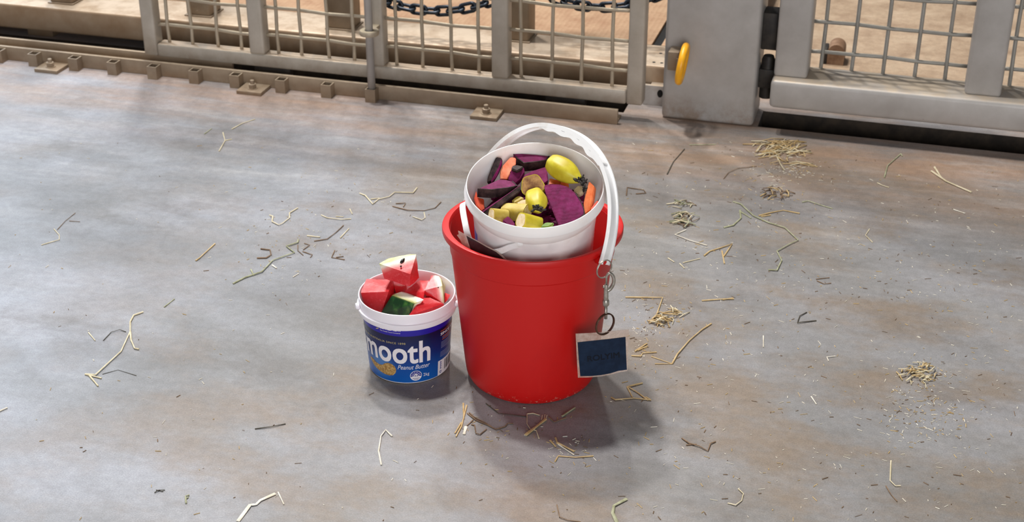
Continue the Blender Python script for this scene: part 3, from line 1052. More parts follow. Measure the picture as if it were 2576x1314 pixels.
def disc(cx, cy, rx, ry, n=36, a0=0.0, a1=2 * PI, r_in=0.0):
    bm = bmesh.new()
    full = abs(a1 - a0 - 2 * PI) < 1e-6
    k_ = n if full else n + 1
    out = [bm.verts.new((cx + rx * math.cos(a0 + (a1 - a0) * i / n), cy + ry * math.sin(a0 + (a1 - a0) * i / n), 0)) for i in range(k_)]
    if r_in:
        inn = [bm.verts.new((cx + r_in * rx * math.cos(a0 + (a1 - a0) * i / n), cy + r_in * ry * math.sin(a0 + (a1 - a0) * i / n), 0)) for i in range(k_)]
        for i in range(n):
            j = (i + 1) % k_
            bm.faces.new((out[i], out[j], inn[j], inn[i]))
    else:
        bm.faces.new(out)
    return bm
bd = obj('star_badge', wrap(dice(disc(12.9, 0.0174, 8.2, 0.0102), 3.0), 0.0006), M['print_white'], lb)
obj('badge_arc', wrap(dice(disc(12.9, 0.0174, 7.4, 0.0092, 30, R(-12), R(192), 0.46), 3.0), 0.0009), M['print_navy'], lb)
for a_ in (R(10), R(42), R(75), R(108), R(140), R(172)):
    cx, cy = 12.9 + 5.35 * math.cos(a_), 0.0174 + 0.0067 * math.sin(a_)
    s5 = bmesh.new()
    P2(s5, [(cx + (1.15 if i % 2 == 0 else 0.5) * math.cos(R(90 + 36 * i)), cy + (0.00145 if i % 2 == 0 else 0.00062) * math.sin(R(90 + 36 * i))) for i in range(10)])
    obj('star', wrap(s5, 0.0012), M['print_white'], lb)
label_text('3.5', 10.6, 15.6, 0.0158, 0.0196, M['print_navy'], 0.02, lift=0.0012)
label_text('HEALTH STAR', 8.0, 17.8, 0.0116, 0.0130, M['print_navy'], 0.02, lift=0.0012)
label_text('RATING', 10.2, 15.6, 0.0094, 0.0108, M['print_navy'], 0.02, lift=0.0012)
# swoosh before the maker's name
lf = bmesh.new()
P2(lf, [(-40.5, 0.1040), (-38.5, 0.1068), (-36.5, 0.1078), (-34.6, 0.1080), (-35.8, 0.1064), (-38.0, 0.1052)])
obj('leaf_mark', wrap(lf, 0.0006), M['print_gold'], lb)
# plain printed peanut
M['peanut'] = simple('peanut_print', lin(150, 108, 54), lin(206, 168, 104), 0.45, 330)
pk = bmesh.new()
ctrl = [(-62, 0.0345), (-58, 0.0362), (-53, 0.0350), (-47, 0.0322), (-41, 0.0312), (-35, 0.0330), (-31, 0.0376), (-26, 0.0408), (-20, 0.0400), (-16, 0.0360),
        (-14, 0.0300), (-15, 0.0230), (-19, 0.0172), (-25, 0.0148), (-32, 0.0150), (-39, 0.0168), (-46, 0.0192), (-52, 0.0222), (-58, 0.0270), (-61.5, 0.0310)]
P2(pk, ctrl)
obj('peanut_picture', wrap(dice(pk, 2.0), 0.0005), M['peanut'], lb)
# ------------------------------------------------------------------ watermelon
def melon_mat():
    k = NT('watermelon_flesh')
    at_ = k.n('ShaderNodeAttribute', attribute_name='rind')
    co = k.coord()
    f = k.noise(co, 60, 5, 0.7)
    fac = k.math('ADD', at_.outputs['Fac'], k.math('MULTIPLY', k.math('SUBTRACT', f, 0.5), 0.16))
    col = k.ramp(fac, [(0.02, lin(190, 196, 112)), (0.10, lin(226, 226, 182)), (0.22, lin(240, 236, 216)), (0.40, lin(238, 150, 140)), (0.60, lin(224, 62, 66)), (1.0, lin(206, 28, 36))])
    g = k.noise(co, 190, 5, 0.75)
    col = k.mix(k.math('MULTIPLY', k.mapr(g, 0.5, 0.75), 0.35), col, lin(244, 128, 132))
    k.base(col)
    k.set(rough=0.34, sss=0.15)
    k.b.inputs['Subsurface Radius'].default_value = (0.008, 0.003, 0.003)
    k.b.inputs['Subsurface Scale'].default_value = 0.5
    k.bump(g, 0.25, 0.0012)
    return k.m
M['melon'] = melon_mat()
def melon_skin():
    k = NT('watermelon_skin')
    co = k.coord()
    f = k.noise(co, 46, 5, 0.6, (1, 1, 0.6))
    k.base(k.ramp(f, [(0.44, lin(22, 58, 28)), (0.54, lin(40, 88, 38)), (0.68, lin(104, 144, 66))]))
    k.set(rough=0.3)
    return k.m
M['melon_skin'] = melon_skin()
M['seed'] = simple('black_seed', lin(20, 16, 14), lin(34, 26, 22), 0.3)

def melon(label, pts, skin=None, depth=0.016, cuts=5):
    """pts: (x, y, z) sightings of the chunk's corners; skin: [sightings] of a patch whose plane carries the rind"""
    P = [at(*p) for p in pts]
    base = Vector((sum(p.x for p in P) / len(P), sum(p.y for p in P) / len(P), min(p.z for p in P)))
    o = empty('watermelon_chunk', base)
    tag(o, label, 'watermelon', 'watermelon chunks in the tub')
    bm = hull(P)
    rough(bm, cuts, 0.0012, 90)
    for v in bm.verts:                       # stay inside the tub wall
        rin = 0.0665 + (0.0784 - 0.0665) * max(0.0, v.co.z) / 0.125 - 0.0020
        dx, dy = v.co.x - TBX, v.co.y - TBY
        rr = math.hypot(dx, dy)
        if v.co.z < 0.144 and rr > rin:
            v.co.x, v.co.y = TBX + dx * rin / rr, TBY + dy * rin / rr
    vals = None
    if skin:
        S_ = [at(*p) for p in skin]
        n = (S_[1] - S_[0]).cross(S_[2] - S_[0]).normalized()
        cen = sum(P, Vector()) / len(P)
        if (cen - S_[0]).dot(n) > 0:
            n = -n
    for v in bm.verts:
        pass
    bm.verts.ensure_lookup_table()
    lay = bm.verts.layers.float.new('rind')
    for v in bm.verts:
        v[lay] = min(1.0, max(0.0, -(v.co - S_[0]).dot(n) / (depth * 2.4))) if skin else 1.0
    for v in bm.verts:
        v.co -= base
    fl = obj('flesh', bm, M['melon'], o, 'auto')
    return o, base

def melon_patch(o, base, pts, out=0.0010, thick=0.0022):
    P = [at(*p) for p in pts]
    n = (P[1] - P[0]).cross(P[2] - P[0]).normalized()
    if n.dot(EYE - P[0]) < 0:
        n = -n
    bm = hull([p + n * out - base for p in P] + [p - n * thick - base for p in P])
    return obj('skin', bm, M['melon_skin'], o)

def seed(o, base, p, q, z0, z1, r=0.0022):
    a, b = at(*p, z0), at(*q, z1)
    m = (a + b) / 2
    up_ = (EYE - m).normalized()
    bm = tube([a + up_ * 0.0026 - base + (b - a) * t for t in (0, 0.25, 0.5, 0.75, 1)], r, 8, scale=[0.5, 0.9, 1, 0.7, 0.3])
    obj('seed', bm, M['seed'], o, True)

# A: wedge on top
o, b_ = melon('watermelon wedge perched on top of the heap, with a black seed',
      [(954.4, 663.6, 0.190), (975, 652, 0.193), (1000, 645, 0.195), (1025, 641, 0.1965), (1047.5, 639.6, 0.197), (1032.5, 690.3, 0.178),
       (966.7, 702, 0.163), (1031, 721, 0.156), (1054, 699, 0.163), (985, 668, 0.166), (1030, 664, 0.166)],
      [(954.4, 663.6, 0.190), (1047.5, 637.6, 0.197), (1010, 664, 0.164)], 0.0125)
seed(o, b_, (1008, 662.5), (1017.5, 650.5), 0.188, 0.1925, 0.0032)
seed(o, b_, (1006.5, 671.5), (1011, 669), 0.186, 0.187, 0.0017)
# B: big red block at the left
melon('large red watermelon block at the left side of the tub',
      [(922, 702, 0.150), (988.6, 704, 0.150), (977.7, 734, 0.146), (906.5, 737, 0.143), (994, 738, 0.128), (975, 770, 0.108), (957, 795, 0.098), (922, 780, 0.104), (930, 730, 0.112), (985, 735, 0.112)], cuts=4)
# C: green skinned piece at the front
o, b_ = melon('watermelon piece showing its dark green striped skin at the front',
      [(986.6, 743, 0.136), (1042, 763.6, 0.134), (1028, 800, 0.106), (958, 790, 0.106), (1010, 735, 0.140), (1020, 736, 0.140), (1065, 754.7, 0.138), (1045, 778, 0.105), (1000, 760, 0.105)],
      [(986.6, 743, 0.136), (1042, 763.6, 0.134), (958, 790, 0.106)], 0.011)
melon_patch(o, b_, [(986.3, 745, 0.136), (1042.2, 764.4, 0.134), (1027.5, 800, 0.106), (958, 790, 0.106), (1005, 772, 0.1225)], 0.0022)
# D: pink piece lower right
melon('pink watermelon chunk at the front right behind the rim',
      [(1027, 795, 0.118), (1049, 768, 0.130), (1065, 750.5, 0.137), (1082, 749, 0.137), (1116, 765, 0.130), (1118, 785, 0.105), (1070, 800, 0.100), (1035, 800, 0.1), (1080, 765, 0.100)], cuts=4)
# E: piece with rind at the right
o, b_ = melon('upright watermelon wedge with thick pale rind near the red bucket',
      [(1085, 694, 0.160), (1095, 692, 0.161), (1104, 695, 0.160), (1110, 704, 0.157), (1113, 719, 0.152), (1068, 731, 0.147), (1073, 748, 0.132), (1117, 764, 0.124), (1117, 742, 0.135), (1120, 720, 0.135), (1090, 715, 0.125)],
      [(1106, 693, 0.161), (1114.5, 722, 0.152), (1119, 764, 0.124)], 0.0085)
seed(o, b_, (1101.5, 724.5), (1103.5, 722.5), 0.1512, 0.152, 0.0012)
# F: red piece in the middle
melon('ragged red watermelon chunk in the middle of the tub under the wedges',
      [(1014, 737, 0.138), (1040, 716, 0.146), (1058.5, 705, 0.150), (1080, 707, 0.150), (1068, 733, 0.146), (1064, 753, 0.136), (1030, 760, 0.118), (1050, 740, 0.100), (1085, 735, 0.110)], cuts=4)
melon('small dark red watermelon chunk in the gap below the top wedge',
      [(990, 715, 0.140), (1022, 716, 0.140), (1012, 735, 0.136), (997, 740, 0.132), (990, 738, 0.110), (1025, 735, 0.110)], cuts=3)
melon('sliver of red watermelon against the right inner wall of the tub',
      [(1119, 736, 0.136), (1132, 743, 0.133), (1126, 755, 0.128), (1118, 764, 0.122), (1116, 750, 0.110), (1128, 752, 0.112)], cuts=3)
melon('crushed red watermelon lying at the bottom of the heap',
      [(985, 745, 0.102), (1080, 745, 0.102), (1080, 790, 0.085), (985, 790, 0.085), (985, 800, 0.070), (1070, 800, 0.070), (985, 760, 0.070), (1070, 760, 0.070)], cuts=3)

# ------------------------------------------------------------------ vegetables in the white bucket
def beet_mat():
    k = NT('purple_flesh')
    co = k.coord()
    f = k.noise(co, 55, 6, 0.7)
    col = k.ramp(f, [(0.3, lin(84, 10, 52)), (0.52, lin(116, 22, 76)), (0.76, lin(144, 48, 108))])
    wv = k.n('ShaderNodeTexWave', wave_type='RINGS')
    wv.inputs['Scale'].default_value = 60
    wv.inputs['Distortion'].default_value = 6
    k.l(co, wv.inputs['Vector'])
    col = k.mix(k.math('MULTIPLY', wv.outputs['Fac'], 0.12), col, lin(150, 74, 128))
    k.base(col)
    k.set(rough=0.55, spec=0.16)
    k.bump(k.noise(co, 300, 4, 0.7), 0.15, 0.0008)
    return k.m
M['beet'] = beet_mat()
M['beet_skin'] = simple('dark_root_skin', lin(36, 24, 28), lin(78, 58, 56), 0.6, 75, bump=0.4, spec=0.25)
M['carrot'] = simple('orange_flesh', lin(222, 102, 44), lin(240, 136, 78), 0.45, 50, bump=0.1)
M['carrot_pale'] = simple('salmon_orange_flesh', lin(234, 122, 84), lin(246, 156, 122), 0.5, 50, bump=0.1, spec=0.2)
M['carrot_red'] = simple('red_orange_flesh', lin(206, 62, 30), lin(224, 84, 40), 0.5, 50)
M['banana'] = simple('yellow_banana_skin', lin(196, 176, 36), lin(216, 204, 58), 0.45, 34)
M['banana_dull'] = simple('dull_banana_skin', lin(188, 160, 58), lin(214, 192, 104), 0.5, 34)
M['banana_flesh'] = simple('cream_banana_flesh', lin(214, 190, 140), lin(236, 220, 188), 0.6, 90, bump=0.2)
M['banana_brown'] = simple('browned_banana_flesh', lin(128, 84, 48), lin(190, 144, 88), 0.6, 90, bump=0.3)
M['tip'] = simple('black_flower_tip', lin(26, 22, 20), lin(58, 50, 44), 0.7, 160, bump=0.4)
M['green'] = simple('green_peel', lin(96, 140, 52), lin(150, 176, 80), 0.45, 60)

def Z1(p):
    return (1180 + p[0] / 5.712, 360 + p[1] / 5.712)

def below(h):
    return wbc - WN * h

def inside_bucket(bm, base):                # stay inside the bucket wall
    for v in bm.verts:
        q = v.co + base - wbc
        h, x, y = -q.dot(WN), q.x, q.dot(WE2)
        rr = math.hypot(x, y)
        rin = 0.1072 if h < 0.018 else max(0.0935, 0.1072 - (h - 0.018) * 0.38)
        if h > 0 and rr > rin - 0.0008:
            v.co += (Vector((1, 0, 0)) * x + WE2 * y) * ((rin - 0.0008) / rr - 1)

def vslab(name, label, cat, poly, h, nrm, thick, flesh, skin_edges=None, skin=None, group='vegetables in the white bucket', ref=None, bev=0.0012, part_of=None):
    """a cut piece: outline of its visible face on a plane h below the rim, extruded to its thickness"""
    nrm = Vector(nrm).normalized()
    c = Z1(ref) if ref else Z1((sum(p[0] for p in poly) / len(poly), sum(p[1] for p in poly) / len(poly)))
    p0 = on_plane(*c, below(h), WN)
    P = [on_plane(*Z1(p), p0, nrm) for p in poly]
    base = sum(P, Vector()) / len(P) - nrm * thick
    if part_of:
        o = part_of
        base = Vector(o.location)
    else:
        o = empty(name, base)
        tag(o, label, cat, group)
    bm = plate([p - base for p in P], nrm, thick)
    bmesh.ops.recalc_face_normals(bm, faces=bm.faces)
    if bev:
        bmesh.ops.bevel(bm, geom=list(bm.edges), offset=bev, segments=2, affect='EDGES', clamp_overlap=True)
    inside_bucket(bm, base)
    obj(name if part_of else ('skin' if flesh == M['beet_skin'] else 'flesh'), bm, flesh, o, 'auto')
    if skin_edges:
        cen = sum(P, Vector()) / len(P)
        bm = bmesh.new()
        ids = skin_edges
        Q = []
        for i in ids:
            d = P[i] - cen
            d = (d - nrm * d.dot(nrm)).normalized()
            Q.append((P[i] + d * 0.0008 + nrm * 0.0002, d))
        for (a, da), (b, db) in zip(Q, Q[1:]):
            q = [a, b, b - nrm * (thick + 0.0004), a - nrm * (thick + 0.0004)]
            q2 = [a - da * 0.0016, b - db * 0.0016, q[2] - db * 0.0016, q[3] - da * 0.0016]
            v1 = [bm.verts.new(x - base) for x in q]
            v2 = [bm.verts.new(x - base) for x in q2]
            bm.faces.new(v1)
            bm.faces.new(list(reversed(v2)))
            for i in range(4):
                bm.faces.new((v1[i], v2[i], v2[(i + 1) % 4], v1[(i + 1) % 4]))
        bmesh.ops.remove_doubles(bm, verts=bm.verts, dist=1e-5)
        obj('skin', bm, skin or M['beet_skin'], o)
    return o

UPN = (0.0, -0.30, 1.0)
vslab('purple_root_slice', 'large purple half-moon root slice at the front right of the white bucket', 'vegetable',
      [(1070, 600), (1180, 588), (1300, 590), (1420, 625), (1530, 720), (1610, 840), (1650, 950), (1655, 1020), (1600, 1075), (1500, 1130), (1290, 1190), (1180, 920), (1100, 720)],
      0.020, (-0.12, -0.62, 0.78), 0.012, M['beet'], [4, 5, 6, 7, 8, 9], M['beet_skin'])
vslab('purple_root_wedge', 'purple root wedge with thick dark skin edge at the left of the white bucket', 'vegetable',
      [(128, 655), (280, 585), (430, 518), (530, 525), (620, 548), (690, 612), (560, 640), (330, 668)],
      0.016, (0.05, -0.22, 1.0), 0.017, M['beet'], [0, 7, 6, 5, 4], M['beet_skin'])
o = vslab('purple_root_slice', 'long thin root slice standing on edge across the left of the bucket', 'vegetable',
      [(190, 985), (380, 855), (560, 735), (730, 610), (745, 690), (590, 800), (420, 940), (270, 1048)],
      0.019, (0.25, -0.70, 0.72), 0.026, M['beet_skin'], None)
vslab('flesh', None, None,
      [(186, 982), (376, 850), (556, 730), (728, 604), (732, 616), (562, 743), (384, 864), (198, 996)],
      0.0175, (0.1, -0.5, 0.86), 0.006, M['beet'], None, part_of=o, bev=0.0)
o = vslab('purple_root_stick', 'dark skinned root stick standing against the back left wall', 'vegetable',
      [(390, 200), (470, 215), (465, 300), (420, 410), (345, 540), (258, 570), (265, 500), (330, 330)],
      0.022, (-0.10, -0.75, 0.65), 0.012, M['beet_skin'], None)
vslab('flesh', None, None,
      [(470, 225), (478, 300), (400, 490), (345, 560), (340, 520), (440, 330)],
      0.0195, (0.35, -0.70, 0.62), 0.010, M['beet'], None, part_of=o)
vslab('sweet_potato_stick', 'salmon orange bent stick standing at the back left of the white bucket', 'vegetable',
      [(600, 198), (675, 212), (672, 310), (600, 420), (548, 525), (450, 520), (445, 400), (480, 330), (540, 260)],
      0.020, (0.05, -0.65, 0.75), 0.012, M['carrot_pale'], None)
o = vslab('purple_root_block', 'blocky purple root piece with pale skin cap behind the browned banana', 'vegetable',
      [(606, 365), (690, 395), (785, 340), (800, 420), (740, 520), (650, 600), (555, 530)],
      0.026, (0.0, -0.72, 0.70), 0.018, M['beet'], None)
vslab('skin', None, None,
      [(620, 322), (690, 312), (787, 335), (740, 372), (690, 396), (608, 366)],
      0.018, (0.0, -0.15, 1.0), 0.006, M['beet_skin'], None, part_of=o)
vslab('purple_root_slice', 'purple root slice with ragged skin lying at the back of the white bucket', 'vegetable',
      [(615, 130), (760, 150), (960, 165), (1150, 185), (1110, 240), (1000, 262), (870, 275), (790, 285), (690, 215)],
      0.020, (0.05, -0.40, 1.0), 0.020, M['beet'], [0, 8, 7, 6, 5, 4, 3], M['beet_skin'])
vslab('purple_root_wedge', 'purple root wedge in the middle beside the whole yellow banana', 'vegetable',
      [(760, 520), (800, 450), (900, 400), (1100, 338), (1130, 430), (1140, 540), (1070, 590), (900, 560)],
      0.022, (0.1, -0.45, 0.9), 0.016, M['beet'], None)
vslab('sweet_potato_chunk', 'flat orange chunk under the whole yellow banana', 'vegetable',
      [(1160, 500), (1250, 525), (1340, 545), (1330, 600), (1240, 600), (1145, 595)],
      0.026, (0.0, -0.4, 0.9), 0.015, M['carrot'], None)
vslab('sweet_potato_chunk', 'rounded orange chunk between the banana and the large half-moon slice', 'vegetable',
      [(1320, 545), (1380, 530), (1425, 560), (1440, 620), (1430, 660), (1320, 610)],
      0.021, (0.1, -0.4, 0.9), 0.014, M['carrot'], None)
vslab('carrot_stick', 'bright orange stick leaning on the right inner wall of the white bucket', 'vegetable',
      [(1722, 548), (1800, 622), (1775, 800), (1742, 965), (1662, 1020), (1642, 865), (1680, 700)],
      0.018, (-0.35, -0.62, 0.70), 0.011, M['carrot'], None)
vslab('sweet_potato_chunk', 'red orange chunk at the right inner wall beside the orange stick', 'vegetable',
      [(1840, 815), (1862, 850), (1800, 950), (1740, 990), (1745, 930)],
      0.024, (-0.3, -0.5, 0.8), 0.012, M['carrot_red'], None)
vslab('sweet_potato_chunk', 'shaded red orange chunk at the left inner wall of the bucket', 'vegetable',
      [(105, 680), (130, 780), (215, 800), (225, 950), (180, 985), (110, 900), (70, 800)],
      0.034, (0.2, -0.5, 0.85), 0.012, M['carrot_red'], None)
vslab('purple_root_cube', 'small purple root cube at the front between two banana pieces', 'vegetable',
      [(480, 1112), (560, 1045), (620, 1100), (662, 1165), (650, 1205), (560, 1180)],
      0.020, (0.05, -0.55, 0.85), 0.015, M['beet'], None)
vslab('green_peel', 'green and yellow peel sliver at the front rim of the bucket', 'vegetable',
      [(1035, 1205), (1060, 1165), (1110, 1135), (1225, 1142), (1190, 1180), (1120, 1205)],
      0.018, (0.0, -0.5, 0.85), 0.007, M['green'], None)
vslab('banana_peel', 'pale tan banana scrap behind the front yellow banana', 'banana',
      [(680, 860), (760, 815), (840, 800), (835, 880), (850, 970), (760, 930)],
      0.024, (0.0, -0.5, 0.85), 0.012, M['banana_flesh'], None)
vslab('banana_peel', 'small yellow banana scrap under the browned banana end', 'banana',
      [(610, 825), (680, 765), (730, 755), (790, 790), (720, 830), (660, 860)],
      0.024, (0.0, -0.4, 0.9), 0.010, M['banana_dull'], None)
vslab('banana_piece', 'tan banana lump below the black tip at the right', 'banana',
      [(1500, 670), (1560, 610), (1640, 620), (1650, 700), (1580, 735)],
      0.024, (0.0, -0.45, 0.9), 0.016, M['banana_flesh'], None)
vslab('purple_root_slice', 'shadowed purple slice behind the large half-moon slice at the right', 'vegetable',
      [(1480, 650), (1560, 720), (1660, 700), (1650, 860), (1600, 880), (1540, 780)],
      0.034, (0.0, -0.45, 0.9), 0.012, M['beet'], None)

# bananas -----------------------------------------------------------------
def banana_body(p, q, radii, n=60, ridges=5, sag=0.0):
    p, q = Vector(p), Vector(q)
    ax_ = (q - p)
    m = ax_.to_track_quat('Z', 'Y').to_matrix()
    bm = bmesh.new()
    L = ax_.length
    rings = []
    for i, r in enumerate(radii):
        t = i / (len(radii) - 1)
        ring = []
        for k in range(30):
            a = 2 * PI * k / 30
            rr = r * (1 + 0.055 * math.cos(ridges * a))
            ring.append(bm.verts.new(p + m @ Vector((rr * math.cos(a), rr * math.sin(a) + sag * math.sin(PI * t), L * t))))
        rings.append(ring)
    for a, b in zip(rings, rings[1:]):
        for k in range(30):
            bm.faces.new((a[k], a[(k + 1) % 30], b[(k + 1) % 30], b[k]))
    bm.faces.new(rings[0])
    bm.faces.new(list(reversed(rings[-1])))
    return bm

def flower_tip(o, base, pts, r, seedv):
    rnd = random.Random(seedv)
    bm = bmesh.new()
    for c, s in pts:
        for k in range(5):
            d = Vector((rnd.uniform(-1, 1), rnd.uniform(-1, 1), rnd.uniform(-0.6, 1))).normalized()
            add_sweep(bm, [c - base, c - base + d * s * 0.6, c - base + d * s + Vector((rnd.uniform(-1, 1), rnd.uniform(-1, 1), rnd.uniform(-1, 1))) * s * 0.4],
                      ngon(r, 6), Vector((0.2, 0.3, 0.9)), False, [1.0, 1.0, 0.6])
    obj('flower_tip', bm, M['tip'], o, True)

def V(p, h):
    return on_plane(*Z1(p), below(h), WN)

def banana_thing(label, p, q, radii, mat, **k):
    base = (Vector(p) + Vector(q)) / 2 - WN * max(radii)
    o = empty('banana', base)
    tag(o, label, 'banana', 'bananas in the white bucket')
    bm = banana_body(Vector(p) - base, Vector(q) - base, radii, **k)
    obj('peel', bm, mat, o, 'auto')
    return o, base

a0, a1 = V((1165, 270), 0.006), V((1585, 530), 0.012)
o, b_ = banana_thing('whole stubby yellow banana with black tip at the back right of the bucket', a0, a1,
                     [0.0125, 0.0160, 0.0178, 0.0188, 0.0192, 0.0188, 0.0174, 0.0150, 0.0112, 0.0068], M['banana'])
d = (a1 - a0).normalized()
flower_tip(o, b_, [(a1 + d * 0.001, 0.008), (a1 + d * 0.004, 0.008), (V((1660, 560), 0.010), 0.005), (V((1655, 650), 0.012), 0.006), (V((1640, 600), 0.012), 0.006), (V((1560, 540), 0.010), 0.008)], 0.0020, 3)
a0, a1 = V((960, 850), 0.030), V((1000, 985), -0.004)
fc = (EYE - V((975, 880), 0.01)).normalized()
c0 = V((975, 880), 0.016)
tipdir = (fc + Vector((0.10, 0.0, -0.42))).normalized()
o, b_ = banana_thing('round yellow banana end pointing at the camera with a black flower tip', c0 - tipdir * 0.030, c0 + tipdir * 0.0150,
                     [0.0155, 0.0168, 0.0175, 0.0177, 0.0174, 0.0164, 0.0146, 0.0118, 0.0070], M['banana'])
flower_tip(o, b_, [(c0 + tipdir * 0.0150, 0.010), (c0 + tipdir * 0.0175, 0.010), (c0 + tipdir * 0.0155 + Vector((0.005, 0, -0.001)), 0.009), (c0 + tipdir * 0.0155 + Vector((-0.005, 0, -0.001)), 0.009)], 0.0021, 8)

def cut_banana(label, c, h, face_dir, r, length, skin, flesh, squash=1.0, thick_rim=0.0022):
    c = V(c, h)
    d = Vector(face_dir).normalized()
    base = c - d * length * 0.5 - WN * r
    o = empty('banana_piece', base)
    tag(o, label, 'banana', 'cut banana pieces in the white bucket')
    bm = banana_body(c - d * length - base, c - base, [r * 0.97, r * 1.0, r * 1.0], ridges=5)
    obj('peel', bm, skin, o, 'auto')
    bm = banana_body(c - d * 0.004 - base, c + d * 0.0006 - base, [r - thick_rim] * 2, ridges=5)
    obj('flesh', bm, flesh, o, 'auto')
    return o
cut_banana('cut banana piece with a browned end facing the camera', (912, 618), 0.013, tuple((fc + Vector((-0.08, 0, 0.12)))), 0.0188, 0.034, M['banana'], M['banana_brown'], thick_rim=0.0012)
cut_banana('yellow banana piece with a white slanted cut at the front rim', (745, 1120), 0.014, (-0.80, -0.42, 0.42), 0.0140, 0.034, M['banana'], M['banana_flesh'])
cut_banana('stubby yellow banana piece lying at the front left', (320, 1045), 0.022, (-0.85, -0.35, 0.25), 0.0125, 0.026, M['banana_dull'], M['banana_flesh'])
cut_banana('dull yellow banana piece behind the white cut piece', (840, 1010), 0.026, (0.86, -0.45, 0.15), 0.0140, 0.042, M['banana_dull'], M['banana_flesh'])

# scraps filling the bucket below
bm = bmesh.new()
rnd = random.Random(5)
bms = {}
for i in range(150):
    a = rnd.uniform(0, 2 * PI)
    r_ = 0.083 * math.sqrt(rnd.random())
    c = Vector((r_ * math.cos(a), r_ * math.sin(a), HB - rnd.uniform(0.060, 0.080)))
    s = rnd.uniform(0.006, 0.013)
    q = [c + Vector((rnd.uniform(-1, 1), rnd.uniform(-1, 1), rnd.uniform(-0.7, 0.7))) * s for _ in range(9)]
    hb = hull(q)
    merge(bm, hb)
add_lathe(bm, [(0, HB - 0.095), (0.088, HB - 0.095), (0.088, HB - 0.080), (0, HB - 0.078)], 40)
sc = obj('vegetable_scraps', bm, M['beet'])
sc.location = wb.location
sc.rotation_euler = wb.rotation_euler
tag(sc, 'dark chopped root scraps filling the white bucket under the larger pieces', 'vegetable', kind='stuff')
# ------------------------------------------------------------------ straw on the floor
M['straw'] = simple('pale_straw', lin(200, 186, 150), lin(224, 212, 182), 0.6, 60)
M['straw_white'] = simple('bleached_straw', lin(212, 202, 180), lin(232, 226, 212), 0.6, 60)
M['straw_tan'] = simple('tan_straw', lin(182, 152, 100), lin(206, 180, 132), 0.6, 60)
M['straw_brown'] = simple('brown_stem', lin(104, 82, 60), lin(136, 110, 84), 0.7, 60)
M['straw_dark'] = simple('dark_stem', lin(62, 56, 46), lin(84, 76, 60), 0.7, 60)
M['straw_green'] = simple('green_grass_stem', lin(142, 142, 108), lin(176, 176, 144), 0.6, 60)

ZONES = {'a': (0, 300, 2.986), 'b': (0, 740, 2.29), 'c': (860, 960, 2.995), 'd': (1560, 320, 2.535), 'e': (1560, 740, 2.289), 'f': (560, 400, 3.65)}
def W(zone, p, z):
    x0, y0, s = ZONES[zone]
    return at(x0 + p[0] / s, y0 + p[1] / s, z)

def straw(label, mat, zone, lines, r=0.0014, flat=0.8, lift=0.0, name='straw_stalk'):
    r *= 0.80
    rnd = random.Random(len(label) * 31 + int(lines[0][0][0]))
    P0 = W(zone, lines[0][0], 0)
    o = None
    bm = bmesh.new()
    for ln in lines:
        pts = []
        for i, p in enumerate(ln):
            h = r * flat + 0.0003 + lift * rnd.random() + (0.0012 * rnd.random() if 0 < i < len(ln) - 1 else 0)
            pts.append(W(zone, p, h) - P0)
        fine = []
        for a, b in zip(pts, pts[1:]):
            for k in range(3):
                fine.append(a + (b - a) * (k / 3))
        fine.append(pts[-1])
        n = len(fine)
        add_sweep(bm, fine, ngon(r, 6, r * flat), Vector((0, 0, 1)), False, [1.0 + 0.18 * math.sin(7.0 * i / n + 1) for i in range(n)])
    o = obj(name, bm, M[mat], None, 'auto')
    o.location = P0
    tag(o, label, 'straw', 'loose straw on the barn floor')
    return o

